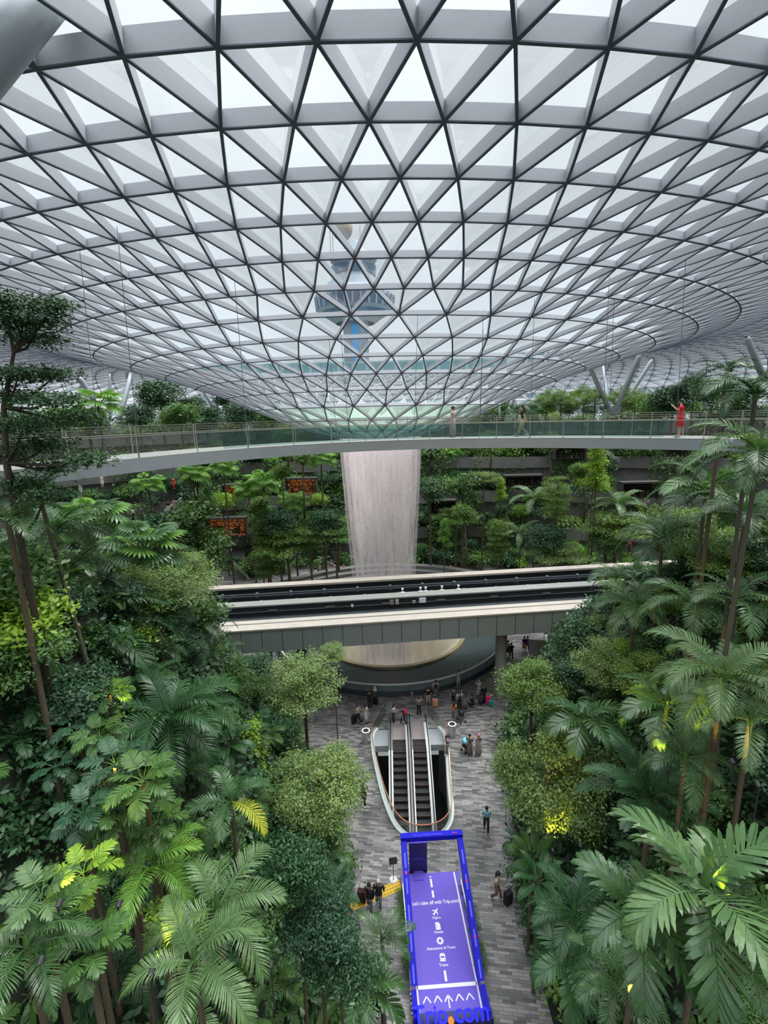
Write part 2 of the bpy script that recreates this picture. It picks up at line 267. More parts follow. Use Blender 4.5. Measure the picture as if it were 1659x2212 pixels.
LK(t, nzz.outputs['Distance'], rr_.inputs[0]); LK(t, rr_.outputs[0], t.nodes['Principled BSDF'].inputs['Emission Color']); t.nodes['Principled BSDF'].inputs['Emission Strength'].default_value = .2
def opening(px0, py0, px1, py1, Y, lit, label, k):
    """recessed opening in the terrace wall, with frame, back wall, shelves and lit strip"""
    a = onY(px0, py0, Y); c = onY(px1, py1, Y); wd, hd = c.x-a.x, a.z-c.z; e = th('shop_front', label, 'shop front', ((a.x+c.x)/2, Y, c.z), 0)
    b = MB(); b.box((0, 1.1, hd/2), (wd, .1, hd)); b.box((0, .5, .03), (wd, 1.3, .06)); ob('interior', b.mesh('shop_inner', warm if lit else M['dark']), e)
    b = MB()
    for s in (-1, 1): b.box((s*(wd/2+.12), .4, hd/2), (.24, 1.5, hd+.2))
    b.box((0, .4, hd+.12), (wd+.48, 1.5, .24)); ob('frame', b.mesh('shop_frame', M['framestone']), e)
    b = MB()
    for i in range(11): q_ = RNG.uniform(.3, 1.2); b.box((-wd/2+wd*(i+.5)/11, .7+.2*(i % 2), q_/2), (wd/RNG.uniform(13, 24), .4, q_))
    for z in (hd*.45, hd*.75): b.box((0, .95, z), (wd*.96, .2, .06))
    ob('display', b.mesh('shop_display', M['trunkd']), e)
opening(618, 1036, 682, 1066, 73.3, True, 'lit orange shop opening in the stone wall left of the waterfall, behind fan palms', 0)
opening(446, 1122, 532, 1155, 71.5, True, 'wide dim orange shop opening on the lower terrace, left of the layered trees', 0)
opening(482, 1050, 512, 1076, 73.0, True, 'small dim red-brown opening left of the pair of fan palms', 0)
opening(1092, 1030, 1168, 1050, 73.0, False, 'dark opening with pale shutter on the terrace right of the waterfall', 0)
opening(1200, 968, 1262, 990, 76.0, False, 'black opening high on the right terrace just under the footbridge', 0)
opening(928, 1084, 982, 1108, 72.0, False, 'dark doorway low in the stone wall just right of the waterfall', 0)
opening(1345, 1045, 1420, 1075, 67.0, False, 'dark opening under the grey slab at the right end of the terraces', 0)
# ---------------------------------------------------------------- gridshell roof, rings about the oculus axis
AX = (-.43, 50.0)
RINGS = [(4.9, -2.2, 32), (7.6, -1.45, 32), (10.1, -.45, 32), (12.6, .66, 32), (14.95, 1.77, 64), (17.45, 2.68, 64), (19.9, 3.51, 64), (22.44, 4.19, 64), (24.9, 4.9, 64), (27.5, 5.49, 128), (29.8, 6.07, 128), (32.3, 6.45, 128), (34.7, 6.72, 128), (37.04, 6.91, 128), (39.36, 7.03, 128), (41.7, 7.1, 128), (44, 7.12, 128), (46.4, 7.1, 128), (48.8, 7., 128), (51.2, 6.85, 128), (53.6, 6.6, 128), (56, 6.2, 128), (58.4, 5.6, 128), (60.8, 4.8, 128), (63, 3.7, 128), (65, 2.3, 128), (66.6, .6, 128), (67.9, -1.3, 128), (69, -3.3, 128)]
# angular phase: fine rings alternate by half a step; coarse rings sit on every second fine node
ph = [0]*len(RINGS); d128 = 2*math.pi/128
for k, (r_, h_, n_) in enumerate(RINGS):
    if n_ == 128: ph[k] = ((k-13) % 2)*.5*d128
for k in (8, 7, 6, 5, 4): ph[k] = (d128 if (8-k) % 2 == 0 else 0)
ph[3] = d128; ph[2] = d128*3; ph[1] = d128; ph[0] = d128*3; ph = [q+.0082 for q in ph]
def node(k, i, lift=0.):
    r_, h_, n_ = RINGS[k]; a = ph[k]+2*math.pi*i/n_
    k0, k1 = max(k-1, 0), min(k+1, len(RINGS)-1); dr, dh = RINGS[k1][0]-RINGS[k0][0], RINGS[k1][1]-RINGS[k0][1]; L = math.hypot(dr, dh); nr, nh = -dh/L, dr/L
    r2, h2 = r_+nr*lift, CAMZ+h_+nh*lift
    return np.array([AX[0]+r2*math.sin(a), AX[1]-r2*math.cos(a), h2])
def DP(k): return float(np.interp(RINGS[k][0], [24, 27.5, 34.7, 37, 39.4, 42], [.25, .27, .38, .44, .52, .55]))
def beam(b, k0, i0, k1, i1, wd=.07):
    A, B = node(k0, i0), node(k1, i1); A2, B2 = node(k0, i0, DP(k0)), node(k1, i1, DP(k1))
    t = B-A; t /= np.linalg.norm(t); u = (A2-A)/DP(k0); s = np.cross(t, u); s /= np.linalg.norm(s); s *= wd/2; q = np.cross(s, t); q /= np.linalg.norm(q); q *= -.03
    if q[2] < 0: q = -q
    f2 = s*1.15
    b.add([A+q-s, A+q+s, B+q+s, B+q-s, A2-s, A2+s, B2+s, B2-s], [(0, 3, 7, 4), (1, 5, 6, 2), (4, 7, 6, 5)], 0)
    b.add([A-f2, A+f2, B+f2, B-f2, A+q-f2, A+q+f2, B+q+f2, B+q-f2], [(0, 1, 2, 3), (0, 3, 7, 4), (1, 5, 6, 2), (4, 7, 6, 5)], 1)  # bottom plate of the same grey steel, shade of its unlit underside painted in
M['wetglass'] = glassm('wet_roof_glass', (.78, .92, .86), .10, haze=.28, hazec=(.72, .88, .78))
roof = ob('ceiling', None, kind='structure')
for k in range(len(RINGS)):
    b = MB(); n_ = RINGS[k][2]
    for i in range(n_): beam(b, k, i, k, i+1)
    ob('ring_beam', b.mesh('ring_beam', [M['steel'], M['darkshade']]), roof)
def nearest(k, a):
    n_ = RINGS[k][2]; x = (a-ph[k])/(2*math.pi)*n_; return x
for k in range(len(RINGS)-1):
    n0, n1 = RINGS[k][2], RINGS[k+1][2]; b = MB(); g = MB()
    for i in range(n0):
        a = ph[k]+2*math.pi*i/n0
        if n1 == n0:
            x = nearest(k+1, a); lo, hi = math.floor(x+1e-6), math.ceil(x-1e-6)
            if lo == hi: hi = lo+1
            beam(b, k, i, k+1, lo); beam(b, k, i, k+1, hi)
            g.add([node(k, i, DP(k)), node(k+1, lo, DP(k+1)), node(k+1, hi, DP(k+1))], [(0, 1, 2)]); g.add([node(k, i, DP(k)), node(k, i+1, DP(k)), node(k+1, hi, DP(k+1))], [(0, 1, 2)])
        else:
            c_ = round(nearest(k+1, a))
            for j in (-1, 0, 1): beam(b, k, i, k+1, c_+j)
            g.add([node(k, i, DP(k))]+[node(k+1, c_+j, DP(k+1)) for j in (-1, 0, 1)], [(0, 1, 2), (0, 2, 3)]); g.add([node(k, i, DP(k)), node(k, i+1, DP(k)), node(k+1, c_+1, DP(k+1))], [(0, 1, 2)])
    ob('diagonal_beams', b.mesh('diagonal_beams', [M['steel'], M['darkshade']]), roof)
    ob('glass_panes', g.mesh('glass_panes', M['wetglass' if k < 3 else 'roofglass']), roof)
# steel tree columns carrying the roof
def column(p0, p1, r_, label, grp=None):
    b = MB(); p0, p1 = Vector(p0), Vector(p1); e = th('steel_column', label, 'column', p0, 0, grp)
    q = p1-p0; b.tube([(0, 0, 0), q*.04, q*.93, q], [r_*.55, r_, r_, r_*.45], 16); ob('shaft', b.mesh('column_shaft', M['steelcol'], True), e)
    b = MB(); b.tube([q*.99, q*1.015], r_*.6, 12); b.tube([q*-.01, q*.01], r_*.7, 12); ob('pin_joint', b.mesh('pin_joint', M['darkshade']), e)
def col2(x0, y0, x1, y1, D0, D1, r_, label): column(dep(x0, y0, D0), dep(x1, y1, D1), r_, label, None)
col2(258, 905, 286, 798, 47, 49, 0.24, 'grey steel column leaning right among the dark trees on the left')
col2(245, 935, 170, 812, 46, 43, 0.24, 'grey steel column leaning left, beside the leftmost dark trees')
col2(238, 905, 237, 806, 60, 60, 0.19, 'pale upright steel column between the two leaning ones on the left')
col2(482, 915, 432, 832, 62, 60, 0.20, 'pale steel column leaning left, behind trees left of the glass bowl')
col2(477, 912, 458, 838, 60, 62, 0.23, 'dark steel column leaning slightly left, near the edge of the glass bowl')
col2(492, 912, 511, 858, 62, 61, 0.23, 'grey steel column leaning right, nearest the left edge of the glass bowl')
col2(1320, 895, 1270, 782, 50, 46, 0.24, 'dark steel column leaning left in the right-hand cluster')
col2(1316, 893, 1301, 780, 51, 54, 0.20, 'pale nearly upright steel column in the right-hand cluster')
col2(1326, 895, 1384, 762, 50, 46, 0.26, 'dark steel column leaning right, tallest of the right-hand cluster')
col2(1334, 895, 1410, 775, 51, 50, 0.22, 'pale steel column leaning far right in the right-hand cluster')
col2(1655, 830, 1612, 726, 30, 29, 0.19, 'grey steel column at the far right edge above the palms')
col2(1080, 905, 1078, 862, 66, 66, 0.15, 'thin upright steel column just right of the glass bowl')
col2(1092, 908, 1108, 856, 64, 64, 0.20, 'short leaning steel column just right of the glass bowl')
column(dep(-190, 300, 7.5), dep(130, -75, 8.8), .47, 'large dark grey tubular column crossing the top left corner')
# ---------------------------------------------------------------- waterfall, basin, pool
wf = th('waterfall', 'tall pinkish-white indoor waterfall dropping from the oculus into the round basin', 'waterfall', (-.2, 50, 0))
for q, (dr, sd, lo, hi) in enumerate([(0, 3.1, .56, .92), (-.35, 7.7, .54, .90), (-.9, 1.3, .50, .88)]):
    b = MB(); prof = [(z_r, z_z) for z_r, z_z in [(4.35+dr, 22.0), (4.25+dr, 19), (4.0+dr, 14), (3.7+dr, 9), (3.45+dr, 4), (3.2+dr, -7.2)]]
    b.lathe(prof, 96); ob('water_curtain', b.mesh('water_curtain', fallm('falling_water_%d' % q, sd, lo, hi), True), wf)
b = MB(); b.lathe([(8.3, .12), (7.9, .16), (7.3, -.25), (6.6, -1.0), (5.9, -2.1), (5.3, -3.6), (4.8, -5.4), (4.5, -7.5), (.1, -7.6)], 96)
e = th('basin', 'round golden-lipped basin under the waterfall', 'fountain basin', (*PC, 0))
ob('basin_bowl', b.mesh('basin_bowl', M['basin'], True), e)
b = MB(); b.lathe([(8.05, .10), (8.05, .30), (8.45, .30), (8.5, .02), (8.0, .0)], 96); ob('basin_lip', b.mesh('basin_lip', M['gold']), e)
b = MB()
b.lathe([(4.2, -7.4), (3.3, -7.2), (2.6, -7.25), (1.6, -7.2), (.01, -7.2)], 48, c=(-.6, .8, 0)); ob('splash', b.mesh('splash', M['foam'], True), e)
b = MB(); b.lathe([(8.5, .05), (12.1, .36)], 128)
ob('pool', b.mesh('pool', M['water'], True), None, (*PC, 0), label='dark ring-shaped sheet of water sloping towards the golden basin', cat='pool')
e = th('pool_balustrade', 'curved glass balustrade with pale handrail around the dark pool', 'balustrade', (*PC, 0))
b = MB(); b.lathe([(12.05, 0), (12.05, .42), (12.75, .42), (12.8, 0)], 128); ob('plinth', b.mesh('plinth', M['poolring']), e)
b = MB(); b.lathe([(12.62, .42), (12.62, 1.05)], 128); ob('glass_band', b.mesh('glass_band', M['poolglass']), e)
b = MB(); b.lathe([(12.54, 1.03), (12.54, 1.12), (12.70, 1.12), (12.70, 1.03), (12.54, 1.03)], 128); ob('handrail', b.mesh('handrail', M['white']), e)
for i in range(56):
    a = 2*math.pi*i/56; b = MB() if i == 0 else b; 
    b.box((12.64*math.cos(a), 12.64*math.sin(a), .73), (.03, .03, .62), (0, 0, a))
ob('joints', b.mesh('joints', M['darkshade']), e)
# ---------------------------------------------------------------- footbridge at garden level
BZ = 22.6
BP = [(-15.5, 5.5), (-13.8, 9.0), (-12, 12.4), (-9.6, 16.3), (-6.9, 20.6), (-3.4, 23.6), (0, 24.9), (3.4, 25.2), (6.8, 24.5), (9.8, 23.2), (13.1, 21.0), (16.2, 18.2), (19.5, 14.8)]
def smooth(pts, n=8):
    out = []
    for i in range(len(pts)-1):
        p0, p1, p2, p3 = [np.array(pts[max(0, min(len(pts)-1, i+j))], float) for j in (-1, 0, 1, 2)]
        for k in range(n):
            t = k/n; out.append(.5*((2*p1)+(-p0+p2)*t+(2*p0-5*p1+4*p2-p3)*t*t+(-p0+3*p1-3*p2+p3)*t**3))
    return out+[np.array(pts[-1], float)]
BC = smooth(BP); 
def nrm(i):
    a, c = BC[max(i-1, 0)], BC[min(i+1, len(BC)-1)]; t = c-a; t /= np.linalg.norm(t); return np.array([-t[1], t[0]])
NB = [nrm(i) for i in range(len(BC))]; WD = 2.6
e = th('footbridge', 'slim curved grey footbridge with glass railings high across the valley', 'footbridge', (0, 0, 0))
def strip(prof, m_, name, par, pts=BC, nn=NB, closed=True, i0=0, i1=None):
    b = MB(); i1 = len(pts) if i1 is None else i1; k = len(prof); vs = []
    for i in range(i0, i1):
        for o_, z in prof: p = pts[i]+nn[i]*o_; vs.append((p[0], p[1], z))
    b.add(vs, [(i*k+j, (i+1)*k+j, (i+1)*k+(j+1) % k, i*k+(j+1) % k) for i in range(i1-i0-1) for j in range(k if closed else k-1)]); return ob(name, b.mesh(name, m_), par)
strip([(0, BZ), (0, BZ-.46), (.5, BZ-.50), (WD-.5, BZ-.5), (WD, BZ-.46), (WD, BZ)], M['deck'], 'girder', e)
strip([(.02, BZ+.004), (WD-.02, BZ+.004), (WD-.02, BZ+.05), (.02, BZ+.05)], M['decktop'], 'walking_surface', e)
for side, o_ in (('near', .10), ('far', WD-.10)):
    r_ = ob('railing', None, e)
    iL = 22  # woven mesh infill at the left end, glass beyond
    strip([(o_, BZ+.1), (o_, BZ+.82)], M['railglass'], 'glass_panel', r_, closed=False, i0=32, i1=80)
    b_ = []
    for (i0, i1) in ((0, 33), (79, len(BC))):
        b = MB()
        for i in range(i0, i1-1):
            p, q = BC[i]+NB[i]*o_, BC[i+1]+NB[i+1]*o_; 
            for k in range(9):
                for sgn in (0, 1):
                    f0, f1 = k/9, (k+1)/9
                    for (za, zb) in ([(.1, .46), (.46, .82)] if sgn == 0 else [(.46, .1), (.82, .46)]):
                        A = p+(q-p)*f0; B = p+(q-p)*f1; b.add([(A[0], A[1], BZ+za-.008), (A[0], A[1], BZ+za+.008), (B[0], B[1], BZ+zb+.008), (B[0], B[1], BZ+zb-.008)], [(0, 1, 2, 3)])
        ob('woven_mesh', b.mesh('woven_mesh', M['mesh']), r_)
    strip([(o_-.02, BZ+.83), (o_+.02, BZ+.83), (o_+.02, BZ+.87), (o_-.02, BZ+.87)], M['rail'], 'top_rail', r_)
    for z in (.99, 1.09, 1.19): strip([(o_-.010, BZ+z), (o_+.010, BZ+z), (o_+.010, BZ+z+.012), (o_-.010, BZ+z+.012)], M['rail'], 'wire', r_)
    pb = MB(); pb.box((0, 0, .55), (.03, .03, 1.3)); pb.box((0, .04, 0), (.06, .08, .14)); pm = pb.mesh('post', M['rail'])
    for i in range(2 if side == 'near' else 4, len(BC)-1, 4):
        p = BC[i]+NB[i]*o_; ob('post', pm, r_, (p[0], p[1], BZ))
for i in range(len(BC)): pass
hc = [(486, 14), (512, 46), (75, 0), (425, 0), (800, 0), (1120, 0), (1395, 0), (1062, 0), (1640, 0), (12, 0), (1005, 0)]
for j, i in enumerate((8, 18, 26, 34, 44, 52, 60, 66, 74, 80, 88)):
    for o_ in ((.05,) if j % 2 else (.05, WD-.05)):
        p = BC[i]+NB[i]*o_; dd = math.hypot(p[0]-AX[0], p[1]-AX[1]); h = np.interp(dd, [q[0] for q in RINGS], [q[1] for q in RINGS])
        b = MB(); b.tube([(0, 0, 0), (.35*(1 if p[0] > 0 else -1), 1.2, CAMZ+h-BZ+.25)], .012, 5)
        ob('suspension_cable', b.mesh('suspension_cable', M['darkshade']), None, (p[0], p[1], BZ), label='thin dark steel cable running from the footbridge up to the roof', cat='cable', group='cables holding the footbridge')
# ---------------------------------------------------------------- train viaduct
vd = th('train_viaduct', 'double-track concrete people-mover viaduct crossing in front of the waterfall', 'viaduct', (0, 0, 0))
TZ = 8.45
A_, B_ = onz(486, 1364, TZ), onz(1324, 1309, TZ); td = (B_-A_); td.z = 0; td.normalize(); tn = Vector((-td.y, td.x, 0))
O_ = A_ + td*((0-A_.x)/td.x); O_.z = 0
def tp(u, v, z): return O_ + td*u + tn*v + Vector((0, 0, z))
def tbox(b, u0, u1, v0, v1, z0, z1, mi=0):
    b.add([tp(u, v, z) for u in (u0, u1) for v in (v0, v1) for z in (z0, z1)], [(0, 1, 3, 2), (4, 6, 7, 5), (0, 4, 5, 1), (2, 3, 7, 6), (0, 2, 6, 4), (1, 5, 7, 3)], mi)
U0_, U1_ = -46, 46
b = MB(); tbox(b, U0_, U1_, 0, .45, 6.55, TZ-.12)
ob('fascia', b.mesh('fascia', M['fascia']), vd)
b = MB()
u = U0_
while u < U1_: tbox(b, u, u+.04, -.006, .0, 6.56, TZ-.13); u += 1.52
ob('panel_joints', b.mesh('panel_joints', M['seam']), vd)
b = MB(); tbox(b, U0_, U1_, -.08, 1.55, TZ-.12, TZ); ob('parapet_cap', b.mesh('near_cap', M['cream']), vd)
b = MB(); tbox(b, U0_, U1_, .9, 1.0, TZ, TZ+.05); tbox(b, U0_, U1_, 1.55, 1.75, TZ-.35, TZ-.02); ob('cap_edge', b.mesh('cap_edge', M['concrete']), vd)
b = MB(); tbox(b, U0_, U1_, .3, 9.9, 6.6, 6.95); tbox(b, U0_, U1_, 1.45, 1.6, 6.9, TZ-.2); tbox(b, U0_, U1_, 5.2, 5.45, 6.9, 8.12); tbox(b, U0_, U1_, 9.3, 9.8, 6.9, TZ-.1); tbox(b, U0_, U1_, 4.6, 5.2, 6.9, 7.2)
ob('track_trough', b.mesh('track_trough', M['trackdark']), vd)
b = MB(); tbox(b, U0_, U1_, 5.1, 6.2, 8.12, 8.24); ob('walkway', b.mesh('walkway', M['concrete']), vd)
b = MB(); tbox(b, U0_, U1_, 9.0, 9.95, TZ-.12, TZ+.06); tbox(b, U0_, U1_, 9.7, 9.95, TZ-1.6, TZ-.12); ob('parapet_cap', b.mesh('far_cap', M['cream']), vd)
b = MB()
for v, z in ((2.1, 7.45), (2.45, 7.3), (4.3, 7.3), (6.9, 7.75), (7.3, 7.55), (8.3, 8.0), (8.55, 7.7)): tbox(b, U0_, U1_, v, v+.09, z, z+.09)
ob('guide_rail', b.mesh('guide_rails', M['trackrail']), vd)
b = MB(); u = U0_; BKT = []
while u < U1_:
    tbox(b, 0, .22, 0, .35, 0, .42) if u == U0_ else None; BKT.append(u); u += 3.1
bm_ = MB(); bm_.box((.11, .17, .2), (.22, .35, .42)); bm_ = bm_.mesh('rail_bracket', M['trackrail'])
for u in BKT:
    for du, v, z in ((0, 2.0, 7.2), (1.2, 6.8, 7.5), (.6, 8.2, 7.75)): ob('rail_bracket', bm_, vd, tp(u+du, v, z), (0, 0, math.atan2(td.y, td.x)))
b = MB(); 
for u in np.arange(-44, 44, 4.9): tbox(b, u, u+.75, 5.08, 5.17, 7.72, 7.78)
tbox(b, U0_, U1_, 5.12, 5.18, 7.62, 7.65); ob('cable_tray', b.mesh('cable_tray', M['metal']), vd)
for (px, py, w_, h_, m_, lab) in ((845, 1298, .35, .42, 'plate', 'tan junction box on the track wall'), (891, 1290, .3, .22, 'cream', None), (910, 1291, .6, .42, 'wpaint', 'white junction box on the track wall'), (760, 1297, .18, .2, 'wpaint', None), (857, 1298, .3, .42, 'cream', None)):
    b = MB(); p = onz(px, py, 7.8); u = (p-O_).dot(td); tbox(b, u-w_/2, u+w_/2, 5.02, 5.2, 7.6, 7.6+h_); ob('junction_box', b.mesh('junction_box', M[m_]), vd)
b = MB()
for px in (863, 901, 912, 947, 983):
    p = onz(px, 1262, 8.3); u = (p-O_).dot(td); tbox(b, u-.04, u+.04, 6.0, 6.08, 8.24, 8.6); tbox(b, u-.09, u+.09, 5.9, 6.1, 8.56, 8.68); tbox(b, u-.2, u+.2, 5.9, 6.1, 8.24, 8.32)
ob('insulator', b.mesh('insulator', M['wpaint']), vd)
for x, Y, lab in ((-6.9, 34.3, 'round concrete pillar under the viaduct, left one behind the layered tree'), (9.6, 36.2, 'round dark concrete pillar under the viaduct, right one beside the pool')):
    b = MB(); b.lathe([(.47, 0), (.47, 6.6), (0, 6.6)], 32); o_ = ob('viaduct_pillar', b.mesh('viaduct_pillar', M['deck' if x < 0 else 'concrete'], True), None, (x, Y, 0), label=lab, cat='pillar')
    o_.data.materials[0] = M['concrete']
M['reflwall'] = mat('facade_teal_reflection', (.30, .45, .48), .5); M['tealwin'] = mat('teal_window', (.16, .30, .34), .2)  # teal of glass reflections painted into the low building's facade colour
# ---------------------------------------------------------------- buildings seen through the glass
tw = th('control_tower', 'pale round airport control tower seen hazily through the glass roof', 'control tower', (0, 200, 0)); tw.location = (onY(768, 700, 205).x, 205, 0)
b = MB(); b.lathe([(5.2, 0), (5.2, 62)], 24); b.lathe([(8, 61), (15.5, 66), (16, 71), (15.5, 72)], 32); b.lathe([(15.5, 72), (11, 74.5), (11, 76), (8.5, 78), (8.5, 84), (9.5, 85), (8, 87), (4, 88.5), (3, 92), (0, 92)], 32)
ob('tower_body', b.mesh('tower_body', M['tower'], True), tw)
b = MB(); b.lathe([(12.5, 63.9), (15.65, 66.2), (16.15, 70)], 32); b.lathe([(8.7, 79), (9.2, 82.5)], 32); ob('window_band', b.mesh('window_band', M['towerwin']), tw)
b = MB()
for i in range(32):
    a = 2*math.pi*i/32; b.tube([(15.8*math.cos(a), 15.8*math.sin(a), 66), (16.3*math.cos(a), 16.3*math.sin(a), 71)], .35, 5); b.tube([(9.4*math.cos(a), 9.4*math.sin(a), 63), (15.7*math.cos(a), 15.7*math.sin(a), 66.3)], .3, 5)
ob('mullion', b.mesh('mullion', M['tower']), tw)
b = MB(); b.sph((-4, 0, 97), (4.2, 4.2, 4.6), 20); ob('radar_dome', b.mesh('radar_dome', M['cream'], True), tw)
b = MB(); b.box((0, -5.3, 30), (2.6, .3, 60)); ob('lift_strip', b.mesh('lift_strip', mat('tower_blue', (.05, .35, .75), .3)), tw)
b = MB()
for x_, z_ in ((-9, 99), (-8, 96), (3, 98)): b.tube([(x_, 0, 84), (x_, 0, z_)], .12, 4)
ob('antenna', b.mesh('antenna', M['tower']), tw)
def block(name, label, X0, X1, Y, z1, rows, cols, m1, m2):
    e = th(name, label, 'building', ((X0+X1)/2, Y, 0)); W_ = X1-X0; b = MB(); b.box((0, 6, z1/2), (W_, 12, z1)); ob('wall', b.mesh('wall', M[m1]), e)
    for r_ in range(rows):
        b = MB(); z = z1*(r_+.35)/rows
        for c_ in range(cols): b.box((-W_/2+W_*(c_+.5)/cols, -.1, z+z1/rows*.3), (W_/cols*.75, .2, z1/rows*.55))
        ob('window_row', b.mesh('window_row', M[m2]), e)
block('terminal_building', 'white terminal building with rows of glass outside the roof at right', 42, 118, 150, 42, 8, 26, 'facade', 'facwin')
block('terminal_building', 'low bluish building behind the glass bowl, below the control tower', -70, 60, 185, 44, 5, 24, 'reflwall', 'tealwin')
# ---------------------------------------------------------------- escalator well
we = th('escalator_well', 'oval glass-walled opening in the floor around the escalators, white rim with copper handrail', 'escalator opening', (0, 0, 0))
def loopstrip(pts, prof, m_, name, par, closed=True):
    n = len(pts); b = MB(); k = len(prof); vs = []
    cx = sum(p[0] for p in pts)/n; cy = sum(p[1] for p in pts)/n
    for i in range(n):
        a, c = np.array(pts[i-1 if (closed or i) else 0]), np.array(pts[(i+1) % n if closed else min(i+1, n-1)]); t = c-a; t = t/np.linalg.norm(t); nn = np.array([t[1], -t[0]])
        if nn.dot(np.array(pts[i])-np.array([cx, cy])) < 0: nn = -nn
        for o_, z in prof: vs.append((pts[i][0]+nn[0]*o_, pts[i][1]+nn[1]*o_, z))
    rng = range(n if closed else n-1)
    b.add(vs, [(i*k+j, ((i+1) % n)*k+j, ((i+1) % n)*k+(j+1) % k, i*k+(j+1) % k) for i in rng for j in range(k)]); return ob(name, b.mesh(name, m_), par)
WS = smooth([WELL[i] for i in range(len(WELL))], 4)  # runs right-far -> near -> left-far
WS = [tuple(p) for p in WS]
loopstrip(WS, [(0, -1.1), (-.12, -1.1), (-.12, .16), (.16, .16), (.16, 0), (0, 0)], M['white'], 'rim', we, closed=False)
loopstrip(WS, [(.02, .16), (.02, 1.02), (.03, 1.02), (.03, .16)], M['clearglass'], 'glass_wall', we, closed=False)
loopstrip(WS, [(0, 1.02), (.05, 1.02), (.05, 1.07), (0, 1.07)], M['copper'], 'handrail', we, closed=False)
b = MB()
for s in (0, -1):
    x, y = WS[s]; sx = 1 if s == 0 else -1
    b.box((x-.35*sx, y+.9, .55), (.03, 1.9, 1.0), (0, 0, R(22)*sx))
ob('entry_glass', b.mesh('entry_glass', M['clearglass']), we)
b = MB()
WI = [(x*1.0, y) for x, y in WELL]
for i in range(len(WELL)-1):
    (x0, y0), (x1, y1) = WELL[i], WELL[i+1]; b.add([(x0, y0, -.5), (x1, y1, -.5), (x1, y1, -5.6), (x0, y0, -5.6)], [(0, 1, 2, 3)])
ob('well_wall', b.mesh('well_wall', M['stone']), we)
b = MB(); b.box((1.5, 30, -.32), (5.3, 2.4, .5)); ob('landing_slab', b.mesh('landing_slab', M['deck']), we).location = (0, 1.6, 0)
b = MB(); b.add([(-9, 15, -5.5), (12, 15, -5.5), (12, 36, -5.5), (-9, 36, -5.5)], [(0, 1, 2, 3)]); ob('floor_lower', b.mesh('floor_lower', M['trackdark']), kind='structure')
def escal(x0, label):
    e = th('escalator', label, 'escalator', (x0, 30.9, 0), R(-.8)); sl = math.tan(R(30)); W_ = 1.0
    b = MB(); b.box((0, 1.1, .02), (W_+.1, 2.2, .05)); ob('landing_plate', b.mesh('landing_plate', M['plate']), e)
    sb = MB(); sb.box((0, 0, -.12), (W_, .42, .24)); sb.box((0, -.205, .002), (W_, .018, .012), mi=1); sm_ = sb.mesh('escalator_step', [M['step'], M['edge']])
    for i in range(26):
        y = -.25-.4*i; z = -max(0, (i-2.5))*.4*sl if i > 2 else -.0
        ob('step', sm_, e, (0, y, z))
    for s in (-1, 1):
        p = lambda y, dz: (s*(W_/2+.14), y, dz - max(0, -y-1.2)*sl)
        ys_ = [1.9, 1.2, 0, -1.2, -2.4, -6, -10.5]
        b = MB(); vs = []
        for y in ys_:
            for dx, dz in ((-.17, -.4), (-.17, .12), (.17, .12), (.17, -.4)): q = p(y, dz); vs.append((q[0]+dx*.9, q[1], q[2]))
        b.add(vs, [(i*4+j, (i+1)*4+j, (i+1)*4+(j+1) % 4, i*4+(j+1) % 4) for i in range(len(ys_)-1) for j in range(4)]+[(3, 2, 1, 0)]); ob('skirt', b.mesh('skirt', M['metal'] if s < 0 else M['white']), e)
        b = MB(); vs = []
        for y in ys_: q = p(y, .12); q2 = p(y, .86); vs += [q, q2]
        b.add(vs, [(2*i, 2*i+2, 2*i+3, 2*i+1) for i in range(len(ys_)-1)]); ob('balustrade_glass', b.mesh('balustrade_glass', M['clearglass']), e)
        b = MB(); b.tube([p(1.85, .45), p(2.0, .65), p(1.9, .86)]+[p(y, .9) for y in ys_[1:]], .045, 8); ob('handrail', b.mesh('handrail', M['black'], True), e)
escal(.72, 'left black-stepped escalator descending inside the oval opening'); escal(2.2, 'right black-stepped escalator descending inside the oval opening')
b = MB(); vs = []
for y in (32.6, 29.7, 20.4):
    z = .12-max(0, 29.7-y)*math.tan(R(30))
    for x, dz in ((1.40, -.3), (1.40, .05), (1.52, .05), (1.52, -.3)): vs.append((x, y, z+dz))
b.add(vs, [(i*4+j, (i+1)*4+j, (i+1)*4+(j+1) % 4, i*4+(j+1) % 4) for i in range(2) for j in range(4)]); ob('centre_strip', b.mesh('centre_strip', M['cream']), we)
def bin_(x, y, label):
    e = th('litter_bin', label, 'litter bin', (x, y, 0)); b = MB(); b.lathe([(.30, 0), (.30, 1.0)], 24); ob('bin_body', b.mesh('bin_body', M['metal'], True), e)
    b = MB(); b.lathe([(.22, .99), (.22, 1.02), (.31, 1.02), (.31, .98)], 24); ob('rim', b.mesh('bin_rim', M['wpaint']), e); b = MB(); b.lathe([(0, .98), (.22, .98), (.22, 1.0)], 20); ob('opening', b.mesh('bin_hole', M['black']), e)
bin_(-1.75, 30.75, 'round metal litter bin left of the escalator opening'); bin_(4.75, 31.25, 'round metal litter bin right of the escalator opening'); bin_(-6.2, 33.4, 'round metal litter bin beside the left viaduct pillar')
